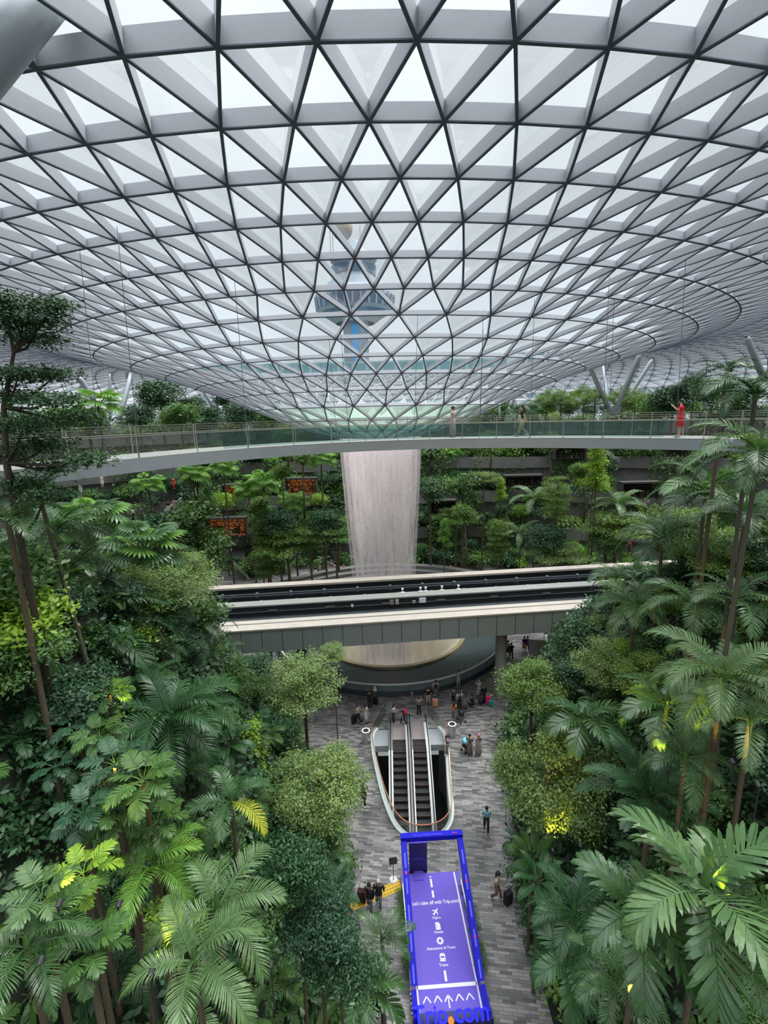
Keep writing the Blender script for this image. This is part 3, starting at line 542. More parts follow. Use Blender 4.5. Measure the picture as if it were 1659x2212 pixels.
# ---------------------------------------------------------------- blue promotional frame
bt = th('promotional_stand', 'violet runway floor with a sloping bright blue frame and white print', 'promotional stand', (1.95, 20.3, 0), R(2.6))
def text(s, size, loc, m_, par, name, rot=(0, 0, 0), ext=.002, sx=1.):
    cu = bpy.data.curves.new(name, 'FONT'); cu.body = s; cu.size = size; cu.align_x = 'CENTER'; cu.align_y = 'CENTER'; cu.extrude = ext; cu.resolution_u = 4; cu.offset = size*.012
    t = bpy.data.objects.new(name, cu); C.objects.link(t); dg = bpy.context.evaluated_depsgraph_get(); me = bpy.data.meshes.new_from_object(t.evaluated_get(dg)); bpy.data.objects.remove(t); me.materials.clear(); me.materials.append(m_)
    return ob(name, me, par, loc, rot, (sx, 1, 1))
BW, BL = 3.1, 6.1
b = MB(); b.box((0, -BL/2, .1), (BW, BL, .2)); ob('platform', b.mesh('platform', M['purple']), bt)
b = MB()
for s in (-1, 1): b.box((s*1.28, -BL/2, .205), (.07, BL-.1, .01))
b.box((0, -5.0, .205), (2.56, .14, .01))
for y, l in ((-.22, .06), (-.55, .44), (-1.12, .36), (-4.65, .40)): b.box((0.1*0, y, .206), (.10, l, .01))
for x in (-.92, -.46, .44, .88):
    for s in (-1, 1): b.box((x+s*.085, -5.44, .206), (.05, .27, .01), (0, 0, s*R(35)))
for s in (-1, 1): b.box((s*.085-.02, -5.44, .206), (.05, .27, .01), (0, 0, s*R(35)))
b.box((-.02, -5.56, .206), (.05, .42, .01)); ob('floor_marking', b.mesh('floor_marking', M['wpaint']), bt)
text("Let's take off with Trip.com!", .245, (.07, -1.54, .207), M['wpaint'], bt, 'floor_lettering', sx=.83)
for s, y in (('Flights', -2.26), ('Hotels', -2.90), ('Attractions & Tours', -3.57), ('Trains', -4.24)): text(s, .16, (0, y, .207), M['wpaint'], bt, 'floor_lettering')
b = MB()  # plane, bed, wheel and train pictograms
pl = [(0, .2), (.03, .14), (.035, .05), (.17, -.03), (.17, -.07), (.035, -.03), (.03, -.13), (.07, -.17), (.07, -.2), (0, -.18), (-.07, -.2), (-.07, -.17), (-.03, -.13), (-.035, -.03), (-.17, -.07), (-.17, -.03), (-.035, .05), (-.03, .14)]
ca, sa = math.cos(R(-40)), math.sin(R(-40)); b.prism([(x*ca-y*sa, x*sa+y*ca-1.97) for x, y in pl], .2, .21)
b.prism([(-.11, -2.80), (.12, -2.80), (.12, -2.55), (.04, -2.46), (-.11, -2.46)], .2, .21)
g_ = [(math.cos(2*math.pi*i/32)*(.17 if i % 4 < 2 else .135), math.sin(2*math.pi*i/32)*(.17 if i % 4 < 2 else .135)-3.27) for i in range(32)]; b.prism(g_, .2, .21)
b.prism([(-.12, -4.10), (.12, -4.10), (.12, -3.84), (.08, -3.78), (-.08, -3.78), (-.12, -3.84)], .2, .21)
ob('pictograms', b.mesh('pictograms', M['wpaint']), bt)
def cut(bb): ob('pictogram_cutout', bb.mesh('pictogram_cutout', M['purple']), bt)
cut(MB().prism(circ((0, -3.27), .07, 16), .208, .212)); cut(MB().box((0, -3.93, .21), (.16, .07, .006)))
for x, y in ((-.05, -2.60), (-.05, -2.70), (-.05, -4.04), (.05, -4.04)): cut(MB().box((x, y, .21), (.032, .032, .006)))
FH = 3.42; YF = -.72; YN = -5.25
def barb(b, p, q, wx, hz, mi=0):
    p, q = Vector(p), Vector(q); t = (q-p); L = t.length; t.normalize(); s = Vector((1, 0, 0)); n = s.cross(t).normalized()
    if n.z < 0: n = -n
    b.add([p+s*a+n*c for a in (-wx/2, wx/2) for c in (-hz, 0)]+[q+s*a+n*c for a in (-wx/2, wx/2) for c in (-hz, 0)], [(0, 1, 3, 2), (4, 6, 7, 5), (0, 4, 5, 1), (2, 3, 7, 6), (0, 2, 6, 4), (1, 5, 7, 3)], mi)
for s in (-1, 1):
    b = MB(); barb(b, (s*(BW/2-.14), YF+.14, FH), (s*(BW/2-.14), YN, .72), .28, .26); f = ob('side_beam', b.mesh('side_beam', M['blue']), bt)
    b = MB(); sl_ = (FH-.72)/(YF+.14-YN)
    for k in range(5): y = -1.3-k*.85; z = FH-(YF+.14-y)*sl_; barb(b, (s*(BW/2-.14), y, z+.012), (s*(BW/2-.14), y-.5, z-.5*sl_+.012), .07, .012)
    ob('beam_print', b.mesh('beam_print', M['lilac']), f)
    b = MB()
    for k in range(2): y = -1.92-k*1.7-(.4 if s > 0 else 0); z = FH-(YF+.14-y)*sl_; barb(b, (s*(BW/2-.14), y, z+.014), (s*(BW/2-.14), y-.1, z-.1*sl_+.014), .09, .012)
    ob('red_mark', b.mesh('red_mark', M['red']), f)
    b = MB(); b.box((s*(BW/2-.06), YF, FH/2-.1), (.09, .09, FH-.2)); b.box((s*(BW/2-.06), YF+.3, FH/2-.2), (.03, .03, FH-.4)); ob('post', b.mesh('post', M['wpaint']), bt)
    b = MB(); b.box((s*(BW/2-.05), -2.9, .55), (.05, 4.3, .05)); b.box((s*(BW/2-.05), -4.9, .45), (.12, .5, .5)); ob('side_rail', b.mesh('side_rail', M['wpaint']), bt)
    b = MB(); b.box((s*(BW/2-.10), -5.75, .38), (.2, .9, .4)); ob('side_base', b.mesh('side_base', M['blue']), bt)
b = MB(); b.box((0, YF, FH-.13), (BW, .30, .26)); f = ob('cross_beam', b.mesh('cross_beam', M['blue']), bt)
text("Trip.com Traveller's Wonderland", .11, (-.2, YF-.02, FH+.004), M['lilac'], f, 'beam_lettering')
b = MB(); b.box((1.1, YF, FH), (.1, .07, .012)); b.box((1.22, YF-.02, FH), (.09, .04, .012)); ob('red_mark', b.mesh('red_mark', M['red']), f)
e = th('brand_letters', 'standing bright blue three-dimensional letters with an orange dot at the front of the violet floor', 'lettering', (2.29, 14.12, 0.12), R(2.6))
text('Trip', .80, (-.95, 0, .45), M['letterblue'], e, 'letter', (R(38), 0, 0), .07, 1.02); text('com', .80, (.72, 0, .45), M['letterblue'], e, 'letter', (R(38), 0, 0), .07, 1.0)
b = MB(); b.lathe([(0, -.06), (.12, -.06), (.12, .07), (0, .07)], 16); ob('orange_dot', b.mesh('orange_dot', M['orange']), e, (-.14, -.1, .28), (R(38), 0, 0))
b = MB(); b.box((0, .1, .02), (3.2, .35, .3)); ob('letter_base', b.mesh('letter_base', M['navy']), e)
b = MB()
for i in range(7): b.box((-BW/2-.02, -5.0-i*.16, .15), (.05, .08, .2), (.5, 0, 0), mi=i % 2)
ob('striped_edge', b.mesh('striped_edge', [M['orange'], M['wpaint']]), bt)
e = th('display_board', 'dark navy upright display board at the far end of the violet floor', 'display board', (1.35, 20.45, 0), R(2))
b = MB(); b.box((0, 0, 1.05), (.95, .12, 1.9)); ob('panel', b.mesh('panel', M['navy']), e); b = MB(); b.box((0, 0, 2.02), (.97, .14, .05)); ob('trim_edge', b.mesh('trim_edge', M['purple']), e); ob('foot', MB().box((0, -.25, .22), (.5, .6, .04)).mesh('foot', M['purple']), e)
b = MB(); b.box((0, -.065, 1.0), (.5, .01, .03)); b.prism(circ((0, 0), .12, 16), 0, .01); ob('panel_print', b.mesh('panel_print', M['lilac']), e, (0, -.0, .02))
e = th('sign_stand', 'small black notice on a thin pole with a white round foot', 'sign', (*onz(850, 1901).xy, 0))
b = MB(); b.lathe([(0, .05), (.2, .05), (.22, 0)], 20); ob('foot', b.mesh('foot', M['white']), e); b = MB(); b.tube([(0, 0, 0), (0, 0, 1.15)], .02, 6); ob('pole', b.mesh('pole', M['black']), e); b = MB(); b.box((0, 0, 1.22), (.42, .03, .3), (R(-35), 0, R(8))); ob('notice', b.mesh('notice', M['black']), e)
b = MB(); b.box((0, 0, .01), (3.4, .55, .02)); 
for i in range(16):
    for j in range(3): b.box((-1.6+i*.213, -.18+j*.18, .025), (.14, .05, .015), mi=1)
a1, a2 = onz(757, 1957), onz(866, 1911); ob('tactile_strip', b.mesh('tactile_strip', [M['yellow'], mat('tactile_groove', (.42, .25, .02), .7)]), None, ((a1.x+a2.x)/2, (a1.y+a2.y)/2, 0), (0, 0, math.atan2(a2.y-a1.y, a2.x-a1.x)), ((a2-a1).length/3.4, 1, 1), label='yellow tactile paving strip on the floor left of the violet stand', cat='tactile paving')
# small sign, luggage cart, kiosk
e = th('luggage_cart', 'empty grey luggage cart standing at the right edge of the path', 'luggage cart', (*onz(1108, 1787).xy, 0), R(20))
b = MB()
for s in (-.27, .27): b.tube([(s, -.45, .15), (s, .35, .22), (s, .42, 1.0)], .02, 6); b.tube([(s, .35, .22), (s*.8, .42, .6)], .015, 5)
for z in (.55, .8, 1.0): b.tube([(-.27, .41, z), (.27, .41, z)], .02, 6)
for y in (-.4, -.1, .2): b.tube([(-.27, y, .18), (.27, y, .18)], .018, 5)
ob('frame', b.mesh('cart_frame', M['metal']), e)
for x, y in ((-.27, -.42), (.27, -.42), (-.27, .3), (.27, .3)): b = MB(); b.tube([(x-.03, y, .08), (x+.03, y, .08)], .08, 10); ob('wheel', b.mesh('wheel', M['black']), e)
k_ = onz(1190, 1405); e = th('kiosk', 'small kiosk with a pale green glass canopy on the plaza right of the pillar', 'kiosk', (k_.x, k_.y, 0), R(-12))
b = MB(); b.box((0, 0, 2.35), (1.1, 3.4, .1)); ob('canopy', b.mesh('canopy', mat('pale_glass_top', (.45, .58, .52), .3)), e); b = MB(); b.box((0, 0, .5), (.9, 3.0, 1.0)); b.box((0, 0, 1.8), (.8, .1, 1.1)); ob('counter', b.mesh('counter', M['white']), e)
b = MB()
for x in (-.5, .5):
    for y in (-1.6, 1.6): b.tube([(x, y, 0), (x, y, 2.35)], .04, 6)
ob('canopy_post', b.mesh('canopy_post', M['metal']), e)
k_ = onz(1160, 1418); e = ob('notice_board', MB().box((0, 0, .9), (1.6, .08, 1.8)).box((0, 0, .05), (1.7, .5, .1)).mesh('notice_board', M['wpaint']), None, (k_.x, k_.y, 0), (0, 0, R(-10)), label='white upright panel beside the kiosk, half hidden by the tree', cat='panel')
k_ = onz(553, 1500); e = th('exhibition_stall', 'blue and white stall under the trees left of the pillar', 'stall', (k_.x, k_.y, 0), R(15)); b = MB(); b.box((0, 0, .5), (1.6, .6, 1.0)); b.box((0, .5, 1.2), (1.8, .05, 2.2)); ob('counter', b.mesh('stall_counter', M['wpaint']), e); b = MB(); b.box((.5, -.31, .5), (.3, .02, .9)); b.box((.5, .46, 1.6), (.5, .03, .8)); b.box((-.5, .46, 1.8), (.3, .03, .5)); ob('blue_panel', b.mesh('stall_blue', M['blue']), e)
k_ = onz(470, 1455)
for j in range(3): ob('bench', MB().box((0, 0, .42), (2.2, .4, .08)).box((-.8, 0, .2), (.1, .35, .4)).box((.8, 0, .2), (.1, .35, .4)).mesh('bench', M['concrete']), None, (k_.x-j*1.6, k_.y+1.2*j, 0), (0, 0, R(-8)), label='low pale bench on the plaza left of the pool, under the viaduct', cat='bench', group='benches by the left plaza')
# far-side steps and handrails
for (x0, y0, x1, y1, Y, lab) in ((500, 1208, 548, 1260, 66, 'pale handrail of the stairs going up left of the waterfall'), (345, 1112, 392, 1075, 60, 'pale handrail of the left terrace stairs with people on them'), (1310, 975, 1362, 1010, 74, 'pale sloping handrail high on the right terrace')):
    p, q = onY(x0, y0, Y), onY(x1, y1, Y+2); e = th('stair_handrail', lab, 'handrail', p); b = MB(); b.tube([(0, 0, 0), q-p], .06, 6); b.tube([(0, 0, -.35), (q-p)+Vector((0, 0, -.35))], .04, 6); ob('rail', b.mesh('rail', M['wpaint']), e); b = MB()
    for k in range(5): z = (q-p)*(k/4); b.tube([z, z+Vector((0, 0, -1))], .04, 5)
    ob('post', b.mesh('post', M['metal']), e)
s0, s1 = onz(505, 1262), onz(470, 1215, 3.0)
b = MB()
for i in range(16): b.box((0, .38*i, .09+.18*i), (4.6, .4, .18+.0))
ob('stairs', b.mesh('stairs', M['stone']), None, (s0.x-1.5, s0.y+2, 0), (0, 0, R(12)), label='grey stone stairs rising to the first terrace left of the waterfall', cat='stairs')
b = MB()
for i in range(3): b.lathe([(17+1.1*i, .45*i+.45), (17+1.1*i, .45*i), ], 60, a0=R(35), a1=R(145)); b.lathe([(17+1.1*i, .45*i+.45), (18.1+1.1*i, .45*i+.45)], 60, a0=R(35), a1=R(145))
ob('seating_steps', b.mesh('seating_steps', M['stone']), None, (*PC, 0), label='curved dark stone seating steps on the far side of the pool behind the waterfall', cat='seating steps')
# ---------------------------------------------------------------- people
def arm(up): pass
POSE = {}
def J(name, hipz=.92, lean=0., l=((-.10, .0, .48), (-.11, -.02, .07)), r=((.10, .0, .48), (.11, .02, .07)), la=((-.24, -.02, 1.12), (-.25, .06, .88)), ra=((.24, -.02, 1.12), (.25, .06, .88)), head=(0, .02)):
    POSE[name] = dict(hip=hipz, lean=lean, l=l, r=r, la=la, ra=ra, head=head)
J('stand'); J('walk', .90, .04, ((-.10, .14, .48), (-.10, .24, .08)), ((.10, .06, .47), (.10, -.26, .12)), ((-.24, -.08, 1.12), (-.23, -.14, .90)), ((.24, .06, 1.12), (.22, .22, .95)))
J('photo', .92, 0, la=((-.26, .14, 1.22), (-.12, .34, 1.42)), ra=((.26, .14, 1.22), (.12, .34, 1.42)))
J('phone', .92, .02, la=((-.25, .02, 1.13), (-.10, .26, 1.12)), ra=((.25, .02, 1.13), (.10, .26, 1.12)), head=(0, .07))
J('pull', .91, .05, ((-.10, .14, .48), (-.10, .22, .08)), ((.10, .04, .47), (.10, -.22, .10)), ((-.24, .02, 1.12), (-.2, .16, .95)), ((.26, -.12, 1.13), (.34, -.30, .92)))
J('squat', .42, .12, ((-.16, .34, .46), (-.14, .12, .07)), ((.16, .34, .46), (.14, .12, .07)), ((-.24, .2, .64), (-.12, .42, .62)), ((.24, .2, .64), (.12, .42, .62)))
J('sit', .46, -.02, ((-.12, .40, .46), (-.12, .44, .06)), ((.12, .40, .46), (.12, .44, .06)), ((-.24, .08, .68), (-.14, .30, .56)), ((.24, .08, .68), (.14, .30, .56)))
PM = {}
def skinmesh(name, nodes, edges):
    me = bpy.data.meshes.new(name); me.from_pydata([n[0] for n in nodes], edges, []); o = bpy.data.objects.new(name, me); C.objects.link(o)
    md = o.modifiers.new('s', 'SKIN'); sv = me.skin_vertices[0].data
    for i, n in enumerate(nodes): r_ = n[1]; sv[i].radius = r_ if hasattr(r_, '__len__') else (r_, r_)
    sv[0].use_root = True; sb = o.modifiers.new('u', 'SUBSURF'); sb.levels = 1; sb.render_levels = 1
    dg = bpy.context.evaluated_depsgraph_get(); m2 = bpy.data.meshes.new_from_object(o.evaluated_get(dg)); bpy.data.objects.remove(o)
    m2.polygons.foreach_set('use_smooth', [True]*len(m2.polygons)); m2.materials.clear(); return m2
def joints(P):
    h, ln = P['hip'], P['lean']; d = dict(pel=Vector((0, 0, h+.03)), ab=Vector((0, ln*.4, h+.18)), ch=Vector((0, ln*.9, h+.36)), nk=Vector((0, ln*1.2, h+.52)), hb=Vector((0, ln*1.2+P['head'][1]*.4, h+.60)), hd=Vector((0, ln*1.2+P['head'][1], h+.68)), ht=Vector((0, ln*1.2+P['head'][1], h+.76)))
    dz = h-.92; 
    for s, k, a in ((-1, 'l', 'la'), (1, 'r', 'ra')):
        d[k+'h'] = Vector((s*.09, 0, h-.02)); d[k+'k'] = Vector(P[k][0]); d[k+'a'] = Vector(P[k][1]); d[k+'t'] = d[k+'a']+Vector((s*.02, .15, -.03))
        d[k+'s'] = Vector((s*.17, ln*1.1, h+.47)); o_ = Vector((0, 0, 0 if h < .6 else 0)); d[k+'e'] = Vector(P[a][0])+o_; d[k+'w'] = Vector(P[a][1])+o_
    return d
def pose(name):
    if name in PM: return PM[name]
    d = joints(POSE[name]); n = [(d['pel'], (.13, .10)), (d['ab'], (.12, .09)), (d['ch'], (.15, .10)), (d['nk'], .055), (d['hb'], (.075, .085)), (d['hd'], (.082, .10)), (d['ht'], (.06, .07))]; e = [(0, 1), (1, 2), (2, 3), (3, 4), (4, 5), (5, 6)]
    for k in 'lr':
        i = len(n); n += [(d[k+'h'], .085), ((d[k+'h']+d[k+'k'])/2, .075), (d[k+'k'], .055), ((d[k+'k']*.6+d[k+'a']*.4), .052), (d[k+'a'], .038), (d[k+'t'], .035)]; e += [(0, i)]+[(i+j, i+j+1) for j in range(5)]
        i = len(n); hand = d[k+'w']+(d[k+'w']-d[k+'e']).normalized()*.07; n += [(d[k+'s'], .055), (d[k+'e'], .038), (d[k+'w'], .026), (hand, (.036, .018))]; e += [(2, i), (i, i+1), (i+1, i+2), (i+2, i+3)]
        ax = (hand-d[k+'w']).normalized(); sd = ax.cross(Vector((0, 1, .3))).normalized(); inn = Vector((-1 if k == 'r' else 1, 0, 0))
        for q, (off, ln_) in enumerate(((-.028, .062), (-.010, .075), (.010, .07), (.028, .055))):
            j = len(n); f1 = hand+sd*off+ax*ln_*.55; f2 = f1+ax*ln_*.4+inn*.015; n += [(f1, .0085), (f2, .0075)]; e += [(i+3, j), (j, j+1)]
        j = len(n); f1 = d[k+'w']+ax*.035+sd*-.045; n += [(f1, .010), (f1+ax*.035, .009)]; e += [(i+2, j), (j, j+1)]
    body = skinmesh('body_'+name, n, e); body.materials.append(M['skin'])
    b = MB(); hc_ = d['hd']; b.sph((hc_.x, hc_.y+.105, hc_.z-.005), (.014, .02, .022), 6)
    for s in (-1, 1): b.sph((s*.032, hc_.y+.088, hc_.z+.022), (.012, .008, .007), 6, mi=1)
    b.box((0, hc_.y+.094, hc_.z-.05), (.045, .008, .010), mi=2)
    for s in (-1, 1): b.sph((s*.088, hc_.y, hc_.z+.0), (.012, .02, .03), 6)
    face = b.mesh('face', [M['skin'], M['black'], M['red']], True)
    def pts(*k): return [d[q] for q in k]
    b = MB(); c0 = d['ch']; b.tube([d['pel']+Vector((0, 0, .02)), d['ab'], d['ch'], d['ch']+Vector((0, 0, .09)), d['nk']+Vector((0, 0, -.02))], [.15, .14, .165, .165, .075], 12, sx=1.06, sy=.76)
    for k in 'lr': b.tube([d[k+'s']*.85+d['ch']*.15, d[k+'s']+Vector((0, 0, -.02)), d[k+'s']*.35+d[k+'e']*.65], [.075, .075, .06], 8)
    shirt = b.mesh('shirt', M['white'], True)
    b = MB(); b.tube([d['pel']+Vector((0, 0, .05)), d['ab'], d['ch'], d['ch']+Vector((0, 0, .09)), d['nk']], [.165, .155, .18, .18, .08], 12, sx=1.06, sy=.78); b.tube([d['pel']+Vector((0, 0, -.12)), d['pel']+Vector((0, 0, .08))], [.18, .165], 12, sx=1.06, sy=.78)
    for k in 'lr': b.tube([d[k+'s']*.85+d['ch']*.15, d[k+'s']+Vector((0, 0, -.02)), d[k+'e'], d[k+'w']], [.085, .082, .062, .048], 8)
    coat = b.mesh('coat', M['white'], True)
    b = MB(); b.tube([d['pel']+Vector((0, 0, .07)), d['pel']+Vector((0, 0, -.07))], [.145, .155], 12, sx=1.06, sy=.8)
    for k in 'lr': b.tube([d[k+'h'], d[k+'k'], d[k+'a']+Vector((0, 0, .04))], [.095, .072, .062], 8)
    trou = b.mesh('trousers', M['black'], True)
    b = MB(); hz = d['pel'].z; lo_ = (d['lk']+d['rk'])/2; lo_ = Vector((lo_.x, lo_.y, lo_.z+.02)) if hz > .6 else d['pel']+Vector((0, .25, -.05)); b.tube([d['pel']+Vector((0, 0, .09)), d['pel'], lo_], [.14, .16, .24], 14, sx=1.05, sy=.8); skirt = b.mesh('skirt', M['black'], True)
    b = MB(); lo_ = (d['la']+d['ra'])/2 + Vector((0, 0, .10)); b.tube([d['pel']+Vector((0, 0, .09)), d['pel'], (d['pel']+lo_)/2, lo_], [.145, .165, .20, .25], 14, sx=1.05, sy=.8); longs = b.mesh('long_skirt', M['black'], True)
    b = MB()
    for k in 'lr': b.sph((d[k+'a'].x, d[k+'a'].y+.06, .05 if d[k+'a'].z < .1 else d[k+'a'].z-.02), (.05, .13, .05), 8)
    shoes = b.mesh('shoes', M['white'], True)
    b = MB(); b.sph((0, d['hd'].y-.02, d['hd'].z+.035), (.103, .112, .105), 12); hair = b.mesh('hair_short', M['hair'], True)
    b = MB(); b.sph((0, d['hd'].y-.02, d['hd'].z+.035), (.108, .115, .108), 12); b.tube([(0, d['hd'].y-.07, d['hd'].z+.05), (0, d['hd'].y-.11, d['hd'].z-.12), (0, d['hd'].y-.13, d['hd'].z-.34)], [.09, .10, .05], 8, sx=1.1, sy=.7); lhair = b.mesh('hair_long', M['hair'], True)
    b = MB(); b.sph((0, d['hd'].y-.01, d['hd'].z+.02), (.12, .125, .13), 12); b.tube([(0, d['hd'].y-.02, d['hd'].z-.05), (0, d['hd'].y-.02, d['hd'].z-.26)], [.11, .19], 10, sx=1.1, sy=.8); hij = b.mesh('headscarf', M['white'], True)
    PM[name] = dict(body=body, face=face, shirt=shirt, coat=coat, trousers=trou, skirt=skirt, longs=longs, shoes=shoes, short=hair, long=lhair, scarf=hij, d=d); return PM[name]
CM = {}
def cm(c):
    if c not in CM: CM[c] = mat('cloth_%02d' % len(CM), c, .85, noise=.12, nscale=30)
    return CM[c]
BK, WH, GY, KH, NV, RD = (.012, .012, .014), (.62, .60, .57), (.16, .16, .165), (.36, .30, .19), (.02, .03, .07), (.62, .012, .02)
def person(x, y, z, yaw, ps, top, bot, label, topk='shirt', botk='trousers', hair='short', hairc=None, sc=1., group=None, shoes=None, small=False):
    P = pose(ps); e = th('person', label, 'person', (x, y, z), R(yaw), group, sc)
    bd = ob('body', P['body'], e)
    if not small: ob('face', P['face'], bd)
    ob('hair' if hair != 'scarf' else 'headscarf', P[hair], e, m_=(cm(hairc) if hairc else M['hair']))
    ob('top' if topk == 'shirt' else 'jacket', P[topk], e, m_=cm(top)); ob({'trousers': 'trousers', 'skirt': 'skirt', 'longs': 'long_skirt'}[botk], P[botk], e, m_=cm(bot))
    if not small: ob('shoes', P['shoes'], e, m_=cm(shoes or (.5, .5, .5)))
    return e
def pp(px, py, *a, z=0., **k): p = onz(px, py, z); return person(p.x, p.y, z, *a, **k)
def case(px, py, col, label, s=1., yaw=0., z=0.):
    p = onz(px, py, z); e = th('suitcase', label, 'suitcase', (p.x, p.y, z), R(yaw), None, s); m_ = cm(col)
    b = MB(); b.box((0, 0, .40), (.42, .26, .62)); b.box((0, -.135, .40), (.34, .02, .52)); me = b.mesh('shell', m_); o_ = ob('shell', me, e); bv = o_.modifiers.new('b', 'BEVEL'); bv.width = .04; bv.segments = 2
    b = MB()
    for s_ in (-.13, .13): b.tube([(s_, .1, .7), (s_, .1, 1.02)], .012, 5)
    b.tube([(-.14, .1, 1.02), (.14, .1, 1.02)], .018, 6); ob('handle', b.mesh('handle', M['metal']), e)
    wb = MB(); wb.tube([(-.02, 0, .045), (.02, 0, .045)], .045, 8); wm = wb.mesh('wheel', M['black'])
    for s_ in (-.16, .16):
        for y_ in (-.09, .09): ob('wheel', wm, e, (s_, y_, 0))
def pack(e, col, label, hz=.92):
    b = MB(); b.sph((0, -.20, hz+.34), (.15, .10, .22), 10); b.sph((0, -.28, hz+.28), (.11, .05, .12), 8)
    for s in (-.09, .09): b.tube([(s, -.14, hz+.48), (s, 0.02, hz+.55), (s, .13, hz+.42), (s, .05, hz+.2), (s, -.14, hz+.15)], .016, 5)
    o_ = ob('backpack', b.mesh('backpack', cm(col), True), None, e.location, e.rotation_euler, e.scale, label=label, cat='backpack')
# plaza, around the pool and the escalators
pp(775, 1564, 60, 'pull', KH, BK, 'person in beige vest and black trousers pulling a black suitcase, left of the escalators')
case(765, 1562, BK, 'black suitcase pulled by the person in a beige vest', yaw=60)
pp(791, 1561, -70, 'walk', (.5, .5, .5), (.55, .55, .55), 'person in long pale grey dress walking beside the one with the black suitcase', botk='longs', hair='long')
pp(799, 1531, 10, 'photo', BK, BK, 'person dressed in black photographing the pool, left of the cream headscarf', topk='coat')
pp(811, 1523, 0, 'stand', (.08, .07, .06), BK, 'person in cream headscarf and long black skirt at the pool glass', topk='coat', botk='longs', hair='scarf', hairc=(.62, .55, .42))
pp(850, 1562, -80, 'phone', (.62, .52, .60), BK, 'long-haired person in pale pink top and black trousers facing a pushchair', hair='long')
e_ = pp(872, 1566, 40, 'walk', NV, NV, 'person in dark blue with a red backpack at the top of the escalators'); pack(e_, RD, 'red backpack worn by the person in dark blue above the escalators')
pp(890, 1511, 90, 'walk', (.6, .4, .35), (.5, .35, .3), 'toddler in pink by the pool glass', sc=.52)
pp(905, 1546, -15, 'photo', GY, BK, 'person in grey top raising both hands, pink bag at the side, near the escalator glass')
pp(925, 1524, 10, 'stand', BK, KH, 'person in black top and beige trousers beside a peach suitcase', hair='short')
case(940, 1527, (.62, .28, .17), 'peach-coloured suitcase near the pool glass')
e_ = pp(941, 1508, 0, 'stand', WH, GY, 'person in pale top with a black backpack facing the pool'); pack(e_, BK, 'black backpack worn by the person facing the pool')
pp(990, 1486, 15, 'phone', (.42, .42, .38), (.42, .42, .38), 'person in pale grey leaning on the pool handrail, apart from the others')
pp(979, 1524, -30, 'walk', (.10, .07, .12), BK, 'person in dark purple top with a brown bag in the group right of the escalators', hair='short')
e_ = pp(992, 1533, 5, 'stand', WH, BK, 'person in white shirt with a dark backpack in the group right of the escalators'); pack(e_, NV, 'dark backpack in the group right of the escalators')
pp(1004, 1532, 20, 'photo', (.12, .16, .16), (.14, .17, .18), 'long-haired person in grey-teal long dress raising a phone', botk='longs', hair='long')
pp(980, 1557, -20, 'walk', (.55, .18, .06), GY, 'person in orange patterned top, nearest of the group right of the escalators', hair='long')
e = th('pushchair', 'folded-hood black pushchair beside the person in orange', 'pushchair', (*onz(996, 1558).xy, 0), R(20))
b = MB(); b.sph((0, 0, .75), (.24, .3, .26), 10); b.tube([(-.2, -.3, 1.0), (0, .0, .5), (.0, .35, .15)], .02, 6); b.tube([(.2, -.3, 1.0), (0, .0, .5), (0, -.3, .12)], .02, 6); ob('hood_and_frame', b.mesh('hood', M['black'], True), e)
b = MB(); b.box((0, .05, .42), (.4, .5, .22)); ob('seat', b.mesh('seat', cm(GY)), e)
for x_, y_ in ((-.22, -.3), (.22, -.3), (-.2, .33), (.2, .33)): b = MB(); b.tube([(x_-.02, y_, .1), (x_+.02, y_, .1)], .1, 10); ob('wheel', b.mesh('wheel', M['black']), e)
pp(1022, 1530, 40, 'squat', BK, BK, 'person in black squatting in the group by the right pillar')
pp(1037, 1525, -30, 'squat', (.03, .04, .04), BK, 'second squatting person, in dark green-black, next to the pink suitcase', hair='long')
pp(1034, 1508, 0, 'photo', (.36, .34, .33), (.36, .34, .33), 'person with grey hair in long pale coat by the right pillar', topk='coat', botk='longs', hairc=(.25, .23, .21))
pp(1044, 1518, 10, 'stand', BK, BK, 'person in long black dress beside the grey-haired one', topk='coat', botk='longs', hair='long', hairc=(.12, .07, .04))
case(1054, 1521, (.70, .02, .12), 'bright pink suitcase by the right pillar'); case(1060, 1525, (.02, .30, .36), 'small teal suitcase in front of the pink one', .72)
pp(1014, 1631, 150, 'stand', (.14, .13, .10), (.16, .14, .10), 'person in olive-grey with a blue bag, right of the escalators', botk='longs')
pp(1033, 1631, -160, 'stand', (.42, .38, .38), (.30, .26, .24), 'person in pink headscarf and striped dress, right of the escalators', botk='longs', hair='scarf', hairc=(.48, .22, .20))
e = th('pushchair', 'pushchair with a light blue hood right of the escalators', 'pushchair', (*onz(1008, 1622).xy, 0), R(-60), None)
b = MB(); b.sph((0, 0, .85), (.32, .4, .18), 10); ob('hood', b.mesh('hood', cm((.16, .52, .72)), True), e); b = MB(); b.box((0, 0, .45), (.4, .5, .25)); b.tube([(0, -.4, 1.0), (0, .3, .15)], .03, 6); ob('seat', b.mesh('seat', M['black']), e)
for x_, y_ in ((-.22, -.3), (.22, -.3), (0, .33)): b = MB(); b.tube([(x_-.02, y_, .1), (x_+.02, y_, .1)], .1, 10); ob('wheel', b.mesh('wheel', M['black']), e)
pp(966, 1634, 110, 'phone', (.20, .13, .24), GY, 'person in purple top leaning on the right side of the escalator glass')
pp(787, 1736, 170, 'walk', (.02, .02, .022), BK, 'person in dark T-shirt and black trousers walking left of the escalator opening', shoes=WH)
e_ = pp(1050, 1794, 170, 'walk', (.16, .46, .60), BK, 'person in light blue shirt with black bag walking on the right path', shoes=(.2, .03, .02))
